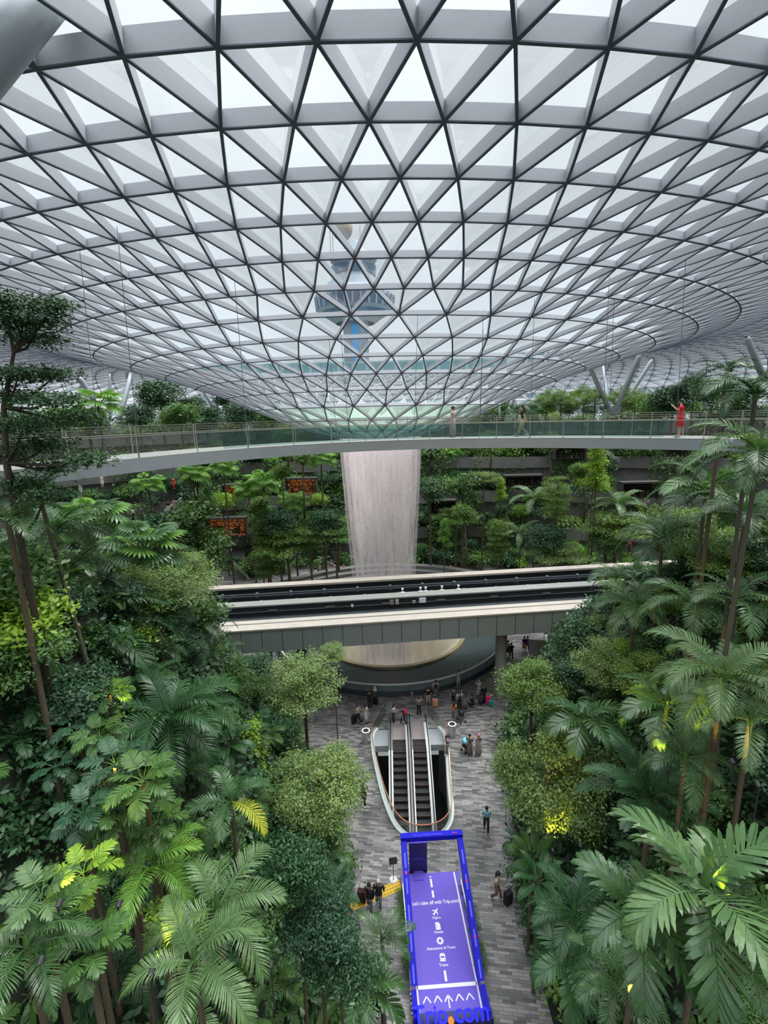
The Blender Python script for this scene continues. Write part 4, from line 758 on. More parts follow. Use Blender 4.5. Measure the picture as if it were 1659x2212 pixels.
person(3.15, 27.2, -5.5, 20, 'walk', (.35, .05, .03), (.12, .08, .07), 'person in red on the lower floor, seen through the escalator opening')
pp(800, 1966, 165, 'pull', (.012, .012, .016), (.13, .13, .14), 'person in black jacket and grey trousers pulling a dark case over the tactile strip', topk='coat', shoes=WH)
case(782, 1948, (.05, .012, .01), 'dark red-black suitcase on the tactile strip', yaw=-10)
pp(819, 1959, 170, 'walk', (.012, .012, .016), (.15, .16, .17), 'person in cream cap, black jumper and grey trousers on the tactile strip', topk='coat', hairc=(.62, .50, .35))
pp(1072, 1942, -120, 'pull', (.50, .42, .33), (.20, .10, .07), 'person in beige top and brown trousers pushing a black suitcase on the right path', hair='long')
case(1097, 1952, BK, 'black suitcase pushed by the person in beige on the right path', yaw=30)
pp(822, 2210, 0, 'walk', BK, BK, 'person in black half hidden by leaves at the bottom of the picture', topk='coat')
pp(487, 1481, 30, 'walk', BK, BK, 'person in black with a white bag on the left plaza', topk='coat'); pp(480, 1473, 10, 'stand', BK, BK, 'person in black with pink headwear on the left plaza', hairc=(.5, .25, .22), topk='coat')
pp(447, 1462, 0, 'phone', (.55, .12, .05), BK, 'person in orange-red top behind the palm stem on the left plaza'); pp(585, 1424, 0, 'stand', (.45, .35, .33), BK, 'person in pale pink by the pool wall, under the left end of the viaduct')
pp(523, 1518, 60, 'stand', BK, BK, 'person in black by the blue and white stall'); pp(591, 1524, 0, 'stand', BK, BK, 'person in black right of the stall, beside the left pillar')
pp(1097, 1418, 10, 'walk', WH, BK, 'person in white top and black skirt right of the right pillar', botk='skirt'); pp(1104, 1423, -10, 'walk', BK, BK, 'person in black, nearer of the pair right of the right pillar')
pp(1132, 1408, 0, 'stand', BK, (.45, .3, .2), 'person in black top and tan shorts on the right plaza', botk='skirt'); pp(1139, 1408, 0, 'walk', (.16, .03, .22), BK, 'person in purple hooded top on the right plaza', topk='coat')
pp(1206, 1397, 90, 'phone', WH, KH, 'person in white beside the kiosk', hair='long'); pp(1217, 1390, 80, 'stand', WH, GY, 'second person in white just behind the kiosk'); pp(1180, 1380, 0, 'stand', BK, BK, 'person in black left of the kiosk canopy')
# on the footbridge
def onb(px, o_, yaw, *a, **k):
    best = min(range(len(BC)), key=lambda i: abs((lambda q: 829.5+FPX*(q.dot(cR))/(q.dot(cF)))(Vector((BC[i][0]+NB[i][0]*o_, BC[i][1]+NB[i][1]*o_, BZ-CAMZ+.8))-0*CAM)-px)+(1e3 if BC[i][1] < 14 else 0))
    p = BC[best]+NB[best]*o_; return person(p[0], p[1], BZ+.05, yaw, *a, **k)
onb(978, 1.5, 60, 'stand', (.40, .30, .30), (.38, .29, .29), 'person in long floral dress standing on the footbridge, leftmost of the four', botk='longs')
onb(1133, 1.4, 70, 'walk', BK, KH, 'long-haired person in black shirt and khaki trousers walking on the footbridge', hair='long')
onb(1455, .9, 60, 'photo', RD, RD, 'long-haired person in short red dress taking a photo on the footbridge', botk='skirt', hair='long')
onb(1549, .9, 20, 'phone', WH, BK, 'person in white shirt and dark trousers on the right end of the footbridge')
# seated and strolling on the far side
fx = [(682, 1238), (690, 1234), (700, 1240), (684, 1222), (692, 1226), (708, 1233), (716, 1222), (724, 1226), (733, 1236), (742, 1234), (893, 1234), (902, 1232), (928, 1236), (936, 1232), (944, 1236), (973, 1236), (984, 1236)]
cl = [BK, WH, (.5, .1, .06), KH, GY, (.6, .35, .3), (.1, .2, .3)]
for i, (x, y) in enumerate(fx): pp(x, y, 180+RNG.integers(-40, 40), 'sit', cl[i % 7], cl[(i*3+1) % 7], 'small seated person on the dark steps at the foot of the waterfall', small=True, z=.0, group='people seated near the foot of the waterfall')
pp(585, 1250, 120, 'walk', WH, BK, 'person in white bending by the rail left of the waterfall', small=True); pp(1012, 1226, 30, 'stand', WH, GY, 'person in white standing against the dark steps right of the waterfall', small=True); pp(1031, 1228, -50, 'walk', (.6, .15, .2), WH, 'person with pink bag on the dark steps right of the waterfall', small=True)
def pY(px, py, Y, *a, **k): p = onY(px, py, Y); return person(p.x, p.y, p.z, *a, **k)
for (x, y, Y, c1, c2, lab) in ((365, 1109, 60, BK, WH, 'person in black and white on the left terrace stairs'), (378, 1104, 60.5, (.6, .3, .3), KH, 'person in pink on the left terrace stairs'), (376, 1056, 68, RD, RD, 'tiny person in red on the upper left terrace'), (176, 1070, 62, (.4, .35, .5), (.4, .45, .5), 'person in pale lilac at the left terrace edge'), (222, 1052, 66, WH, WH, 'person in white under the footbridge on the far left terrace'), (421, 1064, 64, WH, WH, 'person in white among the plants on the left terrace'),
    (1416, 1010, 74, (.5, .35, .5), WH, 'person in lilac on the upper right terrace'), (1428, 1011, 74, WH, WH, 'person in white on the upper right terrace'), (1320, 1194, 62, (.5, .2, .2), WH, 'person in pale clothes under trees by the right end of the viaduct'), (1358, 1194, 62, RD, BK, 'person in red under trees by the right end of the viaduct'), (1392, 1097, 70, (.6, .3, .2), WH, 'person in orange in the right terrace crowd'), (1398, 1100, 70, WH, GY, 'person in white in the right terrace crowd'), (1385, 1100, 70.5, WH, NV, 'person in navy trousers in the right terrace crowd'), (290, 1125, 58, WH, BK, 'person in white sitting at the left wall niche')):
    pY(x, y, Y, 180, 'stand', c1, c2, lab, small=True)
# ---------------------------------------------------------------- plants
def unit(a): return a/np.maximum(np.linalg.norm(a, axis=-1, keepdims=True), 1e-9)
def frond_mesh(name, L, n, ll, lw, e0=50, droop=85, V=15, m_='palm', seed=0, tipsag=.35, b0=68, b1=28, start=.14, twist=0):
    """feather leaf: arching rachis with two rows of bent leaflets"""
    rg = np.random.default_rng(seed); K = 24; el = np.radians(e0-droop*(np.arange(K)/(K-1))**1.15); p = np.zeros((K, 3)); 
    for i in range(1, K): p[i] = p[i-1]+np.array([math.cos(el[i]), 0, math.sin(el[i])])*L/(K-1)
    mb = MB(); mb.tube([Vector(q) for q in p], [max(.004, .016*L*(1-.8*i/(K-1))) for i in range(K)], 4, cap=False); V_ = [tuple(v) for v in mb.v]; F_ = [tuple(f) for f in mb.f]
    tri = []
    for s in (-1, 1):
        for i in range(n):
            t = start+(1-start)*(i+.5*(s > 0)*.6)/n; t = min(t, .995); x = t*(K-1); j = min(int(x), K-2); f = x-j; base = p[j]*(1-f)+p[j+1]*f; e = np.interp(x, range(K), el)
            tan = np.array([math.cos(e), 0, math.sin(e)]); up = np.array([-math.sin(e), 0, math.cos(e)]); side = np.array([0, s, 0.])
            be = math.radians(b0+(b1-b0)*((t-start)/(1-start)) + rg.uniform(-5, 5)); v_ = math.radians(V+rg.uniform(-8, 8))
            d = tan*math.cos(be)+(side*math.cos(v_)+up*math.sin(v_))*math.sin(be); l = ll*(max(.12, math.sin(math.pi*(.16+.80*(t-start)/(1-start))))**.65)*rg.uniform(.92, 1.05)
            w_ = np.cross(d, up*1.0+side*.2*s); w_ /= np.linalg.norm(w_); wd = lw*rg.uniform(.85, 1.1)/2
            mid = base+d*l*.5+np.array([0, 0, -.06*l*tipsag]); q3 = base+d*l*.78+np.array([0, 0, -.30*l*tipsag]); tip = base+d*l*.96+np.array([0, 0, -l*tipsag*.75]); b = len(V_)
            V_ += [tuple(base-w_*wd*.5), tuple(base+w_*wd*.5), tuple(mid-w_*wd), tuple(mid+w_*wd), tuple(q3-w_*wd*.8), tuple(q3+w_*wd*.8), tuple(tip)]
            F_ += [(b, b+1, b+3, b+2), (b+2, b+3, b+5, b+4), (b+4, b+5, b+6)]
    me = bpy.data.meshes.new(name); me.from_pydata(V_, [], F_); me.materials.append(G[m_]); me.update(); return me
def fan_mesh(name, Rr, n, pet=1., m_='fan', split=.45, sag=.3):
    b = MB(); b.tube([(0, 0, 0), (pet*.5, 0, pet*.33), (pet, 0, pet*.45)], [.022, .018, .012], 4, cap=False)
    c = np.array([pet, 0, pet*.45]); V_ = [tuple(v) for v in b.v]; F_ = list(b.f); ax = np.array([.92, 0, -.05]); up = np.array([.15, 0, .98])
    for i in range(n):
        a = math.radians(-150+300*(i+.5)/n); da = math.radians(300/n)*.5; r_ = Rr*(.78+.22*math.cos(a)); 
        def P(rr, aa, z): return c+np.array([math.cos(aa)*rr, math.sin(aa)*rr, z-sag*(rr/Rr)**2.2*Rr])
        z = .02 if i % 2 else -.0; bI = len(V_)
        V_ += [tuple(P(.02, a, 0)), tuple(P(r_*split, a-da, -.015)), tuple(P(r_*split, a, .02)), tuple(P(r_*split, a+da, -.015)), tuple(P(r_*.78, a-da*.75, -.01)), tuple(P(r_*.78, a+da*.75, -.01)), tuple(P(r_, a, -.03))]
        F_ += [(bI, bI+1, bI+2), (bI, bI+2, bI+3), (bI+1, bI+4, bI+5, bI+2), (bI+2, bI+5, bI+3), (bI+4, bI+6, bI+5)]
    me = bpy.data.meshes.new(name); me.from_pydata(V_, [], F_); me.materials.append(G[m_]); me.update(); return me
def leaves(P, Nn, size, asp=.5, rg=RNG, fold=.0):
    """rhombic leaves at points P facing Nn"""
    n = len(P); r_ = rg.normal(size=(n, 3)); t = unit(np.cross(Nn, r_)); u = np.cross(Nn, t); s = size*rg.uniform(.65, 1.25, (n, 1))
    V_ = np.stack([P-t*s*.5, P+u*s*asp*.5+t*s*.05, P+t*s*.5-Nn*s*.12, P-u*s*asp*.5+t*s*.05], 1).reshape(-1, 3); F_ = np.arange(4*n).reshape(-1, 4); return V_, F_
def cloud(lumps, n, size, asp=.5, flat=.5, seed=0, shell=.35, rnd=.7, tuft=14, spread=1.25):
    rg = np.random.default_rng(seed); lumps = np.array(lumps, float); w_ = (lumps[:, 3]*lumps[:, 4]+lumps[:, 3]*lumps[:, 5]); idx = rg.choice(len(lumps), n, p=w_/w_.sum()); l = lumps[idx]
    d = unit(rg.normal(size=(n, 3))); d[:, 2] = np.where(d[:, 2] < -.25, -d[:, 2]*.7, d[:, 2]); d = unit(d); nt_ = max(20, n//tuft); ti = rg.integers(0, nt_, n); d = unit(d[ti]+0*d); l = l[ti]; rr = (1-shell*rg.uniform(0, 1, (n, 1))**1.6)[ti]
    P = l[:, :3]+d*l[:, 3:6]*rr+rg.normal(size=(n, 3))*size*spread*[1, 1, .6]; Nn = unit(d*(1-flat)+np.array([0, 0, 1])*flat+rg.normal(size=(n, 3))*rnd*.5); return leaves(P, Nn, size, asp, rg)
def cloudmesh(name, lumps, n, size, m_, **k):
    V_, F_ = cloud(lumps, n, size, **k); return npmesh(name, V_, F_, G[m_])
def trunk_mesh(name, h, r_, branches=(), m_='trunk', bend=.0, seed=0):
    rg = random.Random(seed); b = MB(); pts = [Vector((bend*math.sin(t*2.2), bend*.6*math.sin(t*3.1), h*t)) for t in np.linspace(0, 1, 7)]; b.tube(pts, [r_*(1.15-.55*i/6) for i in range(7)], 8)
    for (z, a, L, e) in branches:
        p = Vector((bend*math.sin(z/h*2.2), bend*.6*math.sin(z/h*3.1), z)); d = Vector((math.cos(a), math.sin(a), e)); b.tube([p, p+d*L*.5+Vector((0, 0, -.04*L)), p+d*L], [r_*.42, r_*.28, r_*.1], 5, cap=False)
    return b.mesh(name, M[m_], True)
FR = {}
FR['feather'] = [frond_mesh('frond', 2.3, 38, .60, .036, e0=60, droop=95, seed=i) for i in range(2)]
FR['broad'] = [frond_mesh('broad_frond', 1.9, 17, .74, .105, e0=50, droop=80, seed=5+i, tipsag=.22, b0=60, b1=22, V=8) for i in range(2)]
FR['long'] = [frond_mesh('long_frond', 2.7, 50, .72, .040, e0=62, droop=100, seed=9+i, tipsag=.5, V=20, m_='palm') for i in range(2)]
FR['cycad'] = [frond_mesh('cycad_frond', 1.9, 46, .42, .030, e0=50, droop=62, seed=14+i, tipsag=.12, V=10, b0=62, b1=35, m_='dark') for i in range(2)]
FR['fern'] = [frond_mesh('banded_frond', 3.0, 60, .52, .06, e0=48, droop=88, seed=17, tipsag=.15, V=2, b0=78, b1=50, m_='palmp')]
FR['lobed'] = [frond_mesh('lobed_leaf', .95, 9, .36, .075, e0=38, droop=60, seed=20+i, tipsag=.25, V=8, b0=75, b1=15, start=.40, m_='blue') for i in range(2)]
FR['small'] = [frond_mesh('small_frond', 1.25, 18, .38, .05, e0=55, droop=85, seed=25+i, m_='mid') for i in range(2)]
FR['fan'] = [fan_mesh('fan_leaf', .72, 24, .75, split=.30, sag=.25), fan_mesh('fan_leaf', .66, 20, .9, split=.28, sag=.5)]
FR['paddle'] = []
b = MB()
V_ = []; F_ = []
for i in range(9):
    t = i/8; w_ = .26*math.sin(math.pi*min(.98, .04+t*.96))**.6; x = .35+t*1.25; z = .55*math.sin(t*1.7)-.25*t*t; V_ += [(x, -w_, z+.07), (x, 0, z), (x, w_, z+.07)]
    if i: b_ = 3*i; F_ += [(b_-3, b_-2, b_+1, b_), (b_-2, b_-1, b_+2, b_+1)]
k_ = len(V_); V_ += [(0, -.012, -.2), (0, .012, -.2), (.35, .012, 0), (.35, -.012, 0)]; F_ += [(k_, k_+1, k_+2, k_+3)]
me = bpy.data.meshes.new('paddle_leaf'); me.from_pydata(V_, [], F_); me.materials.append(G['dark']); FR['paddle'] = [me]
b = MB()
for i in range(16): b.lathe([(.085-.0012*i, i/16), (.078-.0012*i, (i+.8)/16), (.092-.0012*i, (i+.9)/16), (.085-.0012*i, (i+1)/16)], 8)
TRK = dict(ring=b.mesh('ringed_trunk', M['trunkg'], True)); b = MB(); b.lathe([(.10, 0), (.075, .5), (.07, 1)], 8); TRK['plain'] = b.mesh('palm_trunk', M['trunk'], True)
b = MB(); b.lathe([(.075, 0), (.10, .25), (.07, .7), (.02, 1)], 8); SHAFT = b.mesh('crown_shaft', G['mid'], True)
def palm(x, y, z, h, kind, n, sc, label, group=None, name=None, seed=None, mcol=None, tilt0=-12, tilt1=48, trunk='plain', lean=(0, 0), alt=None, droopy=0):
    rg = random.Random(seed if seed is not None else int(x*131+y*977)); nm = name or {'feather': 'feather_palm', 'long': 'feather_palm', 'broad': 'broadleaf_palm', 'fan': 'fan_palm', 'cycad': 'cycad', 'fern': 'tree_fern', 'lobed': 'philodendron', 'small': 'small_palm', 'paddle': 'broadleaf_plant'}[kind]
    e = th(nm, label, 'palm' if 'palm' in nm else 'plant', (x, y, z), 0, group)
    if h > .15:
        t = ob('trunk', TRK[trunk], e, (0, 0, 0), (0, 0, 0), (max(1, sc)*.9, max(1, sc)*.9, h)); L = math.hypot(*lean)
        if L: t.rotation_euler = (-math.atan2(lean[1], h), math.atan2(lean[0], h), 0); t.scale.z = math.sqrt(h*h+L*L)
    top = (lean[0], lean[1], h)
    if kind in ('feather', 'long', 'broad') and h > 1: ob('crown_shaft', SHAFT, e, (top[0], top[1], h-.15), None, (sc, sc, sc*.8))
    for i in range(n):
        az = 2*math.pi*(i*.381966+rg.uniform(-.03, .03)); f = (i+.5)/n; el = R(tilt0+(tilt1-tilt0)*f+rg.uniform(-6, 6)+droopy*(f > .5)); s = sc*rg.uniform(.85, 1.08)
        o_ = ob('leaf' if kind in ('lobed', 'paddle', 'fan') else 'frond', FR[kind][i % len(FR[kind])], e, (top[0], top[1], top[2]+.05*f), (rg.uniform(-.25, .25), el, az), s)
        mm = mcol
        if alt and rg.random() < alt[1]: mm = alt[0]
        if mm: o_.material_slots[0].link = 'OBJECT'; o_.material_slots[0].material = G[mm]
    return e
# --- tree crowns (built once, reused)
def tiers(nt, r0, h, seed, per=7, thick=.16):
    rg = random.Random(seed); L = []
    for k in range(nt):
        f = k/max(1, nt-1); rr = r0*(1-.45*abs(f-.35)); z = h*f
        for j in range(per):
            a = 6.283*(j+rg.random()*.6)/per; q = rr*rg.uniform(.35, .8); L.append((q*math.cos(a), q*math.sin(a), z+rg.uniform(-.12, .12)*h/nt*1.5, rr*rg.uniform(.32, .5), rr*rg.uniform(.32, .5), thick*rg.uniform(.7, 1.3)))
        L.append((0, 0, z, rr*.4, rr*.4, thick))
    return L
def blob(n, rx, rz, seed, lum=.42):
    rg = random.Random(seed); L = []
    for k in range(n):
        v = Vector((rg.gauss(0, 1), rg.gauss(0, 1), rg.gauss(0, 1)+.25)).normalized(); q = rg.uniform(.45, .8); r_ = rx*lum*rg.uniform(.7, 1.2); L.append((v.x*rx*q, v.y*rx*q, rz+v.z*rz*q, r_, r_, r_*.75))
    return L
def cone(n, r0, h, seed):
    rg = random.Random(seed); return [((r0*(1-.7*k/n))*.5*math.cos(k*2.4), (r0*(1-.7*k/n))*.5*math.sin(k*2.4), h*(k+.5)/n, r0*(1-.65*k/n)*.6, r0*(1-.65*k/n)*.6, h/n*1.2) for k in range(n)]
CR = {}
def crown(key, lumps, n, size, m_, **k): CR[key] = cloudmesh(key+'_foliage', lumps, n, size, m_, **k)
crown('round', blob(26, 2.3, 1.9, 3, .36), 17000, .125, 'fine', flat=.45, seed=1, shell=.5)
crown('layer', tiers(4, 2.4, 1.9, 4, 8, .17), 12000, .135, 'fine', flat=.7, seed=2, shell=.7)
crown('flat', tiers(2, 2.6, .7, 6, 9, .15), 9000, .135, 'olive', flat=.75, seed=3, shell=.7)
crown('airy', blob(30, 2.3, 1.5, 8, .26), 10000, .12, 'olive', flat=.55, seed=4, shell=.8)
crown('dense', blob(22, 1.9, 1.9, 9, .42), 5200, .24, 'dark', flat=.4, seed=5, asp=.42)
crown('cone', cone(9, 1.1, 4.2, 2), 5200, .17, 'bright', flat=.5, seed=6)
crown('leafy', blob(18, 1.6, 1.2, 12, .40), 2200, .28, 'mid', flat=.55, seed=7, asp=.5)
crown('tall_tier', tiers(7, 2.0, 4.4, 14, 6, .2), 12000, .13, 'olive', flat=.7, seed=8, shell=.7)
crown('shrub', blob(10, .85, .6, 15, .5), 620, .21, 'mid', flat=.5, seed=9, asp=.55)
crown('shrub2', blob(9, .9, .55, 16, .5), 520, .24, 'dark', flat=.5, seed=10, asp=.5)
crown('shrub3', blob(10, .8, .6, 17, .5), 900, .14, 'bright', flat=.5, seed=11, asp=.5)
crown('near_leafy', blob(26, 1.7, 1.5, 19, .36), 6500, .17, 'dark', flat=.5, seed=12, asp=.38, shell=.5)
crown('pinnate', blob(20, 1.3, 1.0, 21, .4), 2600, .19, 'bright', flat=.5, seed=13, asp=.45)
TK = dict(round=trunk_mesh('tree_trunk', 1., .12, [(.75, a, .5, 1) for a in (0, 2, 4)], seed=1))
def limbs(r_, n, zs): return [(z, 2.4*i+z, r_*.8, .35) for i, z in enumerate(zs)]
CT = dict(layer=trunk_mesh('limbs', 2.0, .09, limbs(2.2, 8, (.1, .2, .7, .8, 1.2, 1.3, 1.7, 1.8))), flat=trunk_mesh('limbs', .8, .09, limbs(2.4, 6, (.0, .1, .2, .5, .6, .65))), round=trunk_mesh('limbs', 2.6, .09, limbs(1.7, 7, (.2, .5, .8, 1.1, 1.4, 1.7, 2.))), airy=trunk_mesh('limbs', 2.2, .08, limbs(2.0, 9, (.1, .3, .5, .7, .9, 1.1, 1.3, 1.5, 1.7)), m_='trunkd'),
          dense=trunk_mesh('limbs', 2.6, .1, limbs(1.4, 6, (.4, .7, 1, 1.3, 1.6, 1.9)), m_='trunkd'), cone=trunk_mesh('limbs', 3.8, .06, limbs(.6, 6, (.4, .9, 1.4, 1.9, 2.5, 3))), leafy=trunk_mesh('limbs', 1.6, .07, limbs(1.2, 5, (.2, .4, .7, 1, 1.2))), tall_tier=trunk_mesh('limbs', 4.4, .09, limbs(1.8, 12, np.linspace(.1, 4.2, 12))), near_leafy=trunk_mesh('limbs', 2.4, .06, limbs(1.3, 7, (.2, .5, .8, 1.1, 1.4, 1.7, 2))), pinnate=trunk_mesh('limbs', 1.5, .04, limbs(1.0, 5, (.2, .4, .7, .9, 1.1))))
TKM = {}
TKM['trunk'] = trunk_mesh('tree_trunk', 1., .11); TKM['trunkd'] = trunk_mesh('tree_trunk', 1., .10, m_='trunkd')
def tree(x, y, z, h, kind, sc, label, group=None, mcol=None, name='tree', szz=1., rz=None, bark='trunk', thin=1., cat='tree'):
    """h = height of clear stem under the crown"""
    e = th(name, label, cat, (x, y, z), random.random()*6 if rz is None else rz, group)
    if h > .1: ob('trunk', TKM[bark], e, None, None, (sc*thin, sc*thin, h+.3))
    ob('branches', CT[kind], e, (0, 0, h), None, (sc, sc, sc*szz)); f = ob('foliage', CR[kind], e, (0, 0, h), None, (sc, sc, sc*szz))
    if mcol: f.material_slots[0].link = 'OBJECT'; f.material_slots[0].material = G[mcol]
    return e
BUSH = []
def bush(x, y, z, kind, sc, label, group, mcol=None, name='shrub'):
    BUSH.append((x, y, z, kind, sc, label, group, mcol, (random.uniform(-.2, .2), random.uniform(-.2, .2), random.random()*6), random.uniform(.8, 1.15)))
def flush_bushes(limit=290):
    """the shrubs that show largest stand as things of their own; the rest merge into one mass"""
    def size(t):
        v = Vector(t[:3])-CAM; zc = v.dot(cF)
        if zc < 1: return 0
        px, py = 829.5+FPX*v.dot(cR)/zc, 1106-FPX*v.dot(cU)/zc; return t[4]/zc*(1 if -40 < px < 1700 and 880 < py < 2260 else .02)
    BUSH.sort(key=lambda t: -size(t)); VV, FF, n = [], [], 0
    for i, (x, y, z, kind, sc, label, group, mcol, rot, zs) in enumerate(BUSH):
        if i < limit: ob('shrub', CR[kind], None, (x, y, z-.1), rot, (sc, sc, sc*zs), m_=G[mcol] if mcol else None, label=label, cat='shrub', group=group); continue
        me = CR[kind]; k = len(me.vertices); A = np.empty(k*3, np.float32); me.vertices.foreach_get('co', A); A = A.reshape(-1, 3)*[sc, sc, sc*zs]
        A = A@np.array(Euler(rot).to_matrix()).T+[x, y, z-.1]; L = np.empty(len(me.loops), np.int32); me.loops.foreach_get('vertex_index', L); VV.append(A); FF.append(L.reshape(-1, 4)+n); n += k
    ob('shrub_mass', npmesh('shrub_mass', np.concatenate(VV), np.concatenate(FF), G['mid']), label='mass of smaller distant shrubs filling in the planted ledges and slopes', cat='shrubs', kind='stuff')
# place by picture position of the crown centre and distance ahead; stems run down to the terrain
def tat(px, py, Z, kind, sc, label, cz=1.0, base=None, **k):
    p = dep(px, py, Z); z0 = T(p.x, p.y) if base is None else base; h = p.z-cz*sc-z0
    if h < 0: z0 += h-.3; h = .3
    return tree(p.x, p.y, z0, h, kind, sc, label, **k)
def pat(px, py, Z, kind, n, sc, label, base=None, hmin=.2, **k):
    p = dep(px, py, Z); z0 = T(p.x, p.y) if base is None else base; ln = k.get('lean', (0, 0)); h = p.z-z0
    if h < hmin: z0 = p.z-hmin; h = hmin
    return palm(p.x-ln[0], p.y-ln[1], z0, h, kind, n, sc, label, **k)
# ---- LEFT, near
def custom_tree(label, base_px, Z, lumps, n, size, m_, name='tree'):
    """one tree whose leaf tiers are laid out around its own stem"""
    p0 = dep(*base_px, Z); zb = min(T(p0.x, p0.y), p0.z-.3); e = th(name, label, 'tree', (p0.x, p0.y, zb)); L = []; b = MB(); top = dep(lumps[0][0], lumps[0][1], Z)
    o0 = Vector((p0.x, p0.y, zb)); path = [Vector((0, 0, 0)), p0-o0]+[dep(px, py, Z)-o0 for px, py in ((14, 1000), (8, 880), (30, 760))]; b.tube(path, [.085, .085, .08, .065, .04], 10)
    for i, (px, py, rx, ry, dz) in enumerate(lumps):
        q = dep(px, py, Z+dz)-o0; k = Z/FPX; L.append((q.x, q.y, q.z, rx*k, rx*k*.9, ry*k)); a = min(path[1:], key=lambda v: abs(v.z-q.z+.25)); b.tube([a, a*.4+q*.6+Vector((0, 0, -.1)), q], [.05, .035, .012], 5, cap=False)
    ob('trunk', b.mesh('trunk', M['trunkd'], True), e); V_, F_ = cloud(L, n, size, flat=.75, seed=44, shell=.9, asp=.42, tuft=10, spread=1.2); ob('foliage', npmesh('foliage', V_, F_, G[m_]), e)
custom_tree('dark spreading tree at the top left edge, its leaf tiers crossing the footbridge end', (45, 1170), 12.2, [(50, 700, 95, 38, 0), (115, 665, 62, 18, .3), (10, 655, 60, 25, -.4), (70, 735, 75, 15, .5), (40, 815, 90, 20, 0), (120, 812, 55, 14, .5), (20, 860, 60, 22, .4), (110, 870, 75, 20, -.3), (170, 905, 60, 16, .4), (50, 925, 70, 22, -.5), (100, 965, 62, 16, 0), (20, 985, 60, 26, .4), (185, 995, 55, 15, -.4), (120, 1010, 55, 14, .4), (40, 1050, 60, 22, .2), (100, 1070, 50, 18, -.4)], 19000, .115, 'dark')
pat(82, 1060, 13.5, 'feather', 11, .62, 'slim ringed palm at the left edge with a drooping crown under the footbridge', trunk='ring', lean=(-.7, 0))
pat(18, 1130, 11.5, 'feather', 10, .62, 'dark palm half cut by the left edge below the footbridge')
pat(310, 1195, 25, 'fan', 30, 1.7, 'large fan palm on the left slope in front of the terraces', tilt0=-35, tilt1=40, mcol='palm', alt=('fan', .3))
pat(200, 1125, 27, 'fan', 22, 1.5, 'smaller fan palm behind and left of the large one', tilt0=-35, tilt1=40, mcol='palm', alt=('fan', .3))
pat(120, 1155, 19, 'long', 14, .95, 'feather palm with long leaflets left of the fan palms')
pat(165, 1225, 17, 'feather', 12, .85, 'pale-lit feather palm under the left fan palm', mcol='palm')
tat(305, 1272, 22.5, 'flat', 1.25, 'wide pale flat-topped tree in front of the left end of the viaduct', cz=.4, mcol='fine')
tat(395, 1240, 27, 'layer', .9, 'pale green tree reaching to the left end of the viaduct, right of the flat-topped one', mcol='fine')
tat(415, 1325, 27, 'flat', .72, 'pale leaf tier hanging before the left end of the track', cz=.4, mcol='fine')
tat(405, 1400, 26, 'flat', .72, 'pale green tier hanging below the viaduct at left', cz=.3, mcol='fine')
pat(205, 1375, 18.5, 'long', 18, 1.25, 'big dark-green palm in front of the viaduct left end', mcol='dark')
pat(432, 1352, 25.5, 'feather', 12, 1.0, 'slender palm in front of the viaduct with long stem standing on the plaza', base=0, mcol='palm')
tat(45, 1365, 13, 'leafy', .68, 'yellow-green large-leaved tree at the left edge', mcol='bright')
tat(25, 1280, 13.5, 'leafy', .8, 'mid-green large-leaved tree at the left edge above the yellow one', mcol='mid')
tat(70, 1450, 13, 'near_leafy', .8, 'dark glossy-leaved tree at the left edge below the yellow one', mcol='mid')
tat(150, 1540, 14, 'near_leafy', .8, 'dark bushy plant left of the philodendrons', mcol='blue')
tat(545, 1625, 23, 'cone', .78, 'narrow yellow-green tree behind the round-crowned one on the left', cz=2.2, mcol='bright')
tat(688, 1690, 20.5, 'round', .96, 'large round-crowned light-green tree left of the escalators', cz=2.1, base=.5)
tat(655, 1468, 29.5, 'layer', 1.12, 'spreading light-green tree in front of the left viaduct pillar', base=0, cz=1.0)
tat(720, 1405, 31, 'layer', .42, 'small light-green tree top rising over the pool, right of the spreading one', base=0, cz=1.2)
tat(560, 1450, 31, 'dense', .62, 'dark rounded tree on the plaza left of the spreading light tree', base=0, cz=1.6)
tat(575, 1530, 29, 'dense', .58, 'dark tree under the spreading light tree, beside the stall', base=0, cz=1.6)
tat(610, 1590, 26, 'dense', .5, 'small dark shrub tree between the yellow-green and the round tree', base=0, cz=1.6)
pat(440, 1545, 19, 'feather', 9, .75, 'palm with orange-tan fronds on the left slope', mcol='tan', alt=('palm', .6))
pat(365, 1560, 16, 'long', 15, 1.0, 'dark feather palm in the middle of the left slope', mcol='dark')
pat(500, 1735, 14.5, 'feather', 8, .70, 'palm with yellow fronds beside the round-crowned tree', mcol='yellow', alt=('palm', .72))
pat(300, 1490, 17.5, 'cycad', 14, .9, 'dark fine-fronded palm above the philodendrons')
for i, (x, y, Z, s) in enumerate(((235, 1500, 14, .8), (165, 1570, 13, .7), (215, 1590, 12.5, .7), (250, 1655, 11.5, .85), (310, 1690, 11, .9), (180, 1760, 10.5, .8), (340, 1780, 11.5, .75), (120, 1660, 12, .65), (255, 1760, 10.8, .8))):
    pat(x, y, Z, 'lobed', 15, s, 'philodendron with deeply cut leaves on the left slope', group='philodendrons of the left slope', mcol='blue' if i % 2 else 'mid', tilt0=-30, tilt1=45)
pat(470, 1965, 10.2, 'feather', 7, .80, 'large feather palm with three broad grey-green fronds at lower left', mcol='palmp', tilt0=-5, tilt1=40)
pat(420, 2080, 9.0, 'long', 7, .62, 'palm with long drooping frond at the bottom, left of centre', mcol='palmp')
tat(690, 2005, 15, 'near_leafy', .82, 'dark glossy-leaved tree at the bottom, left of the path, above its twin', base=0, mcol='blue', cz=1.4)
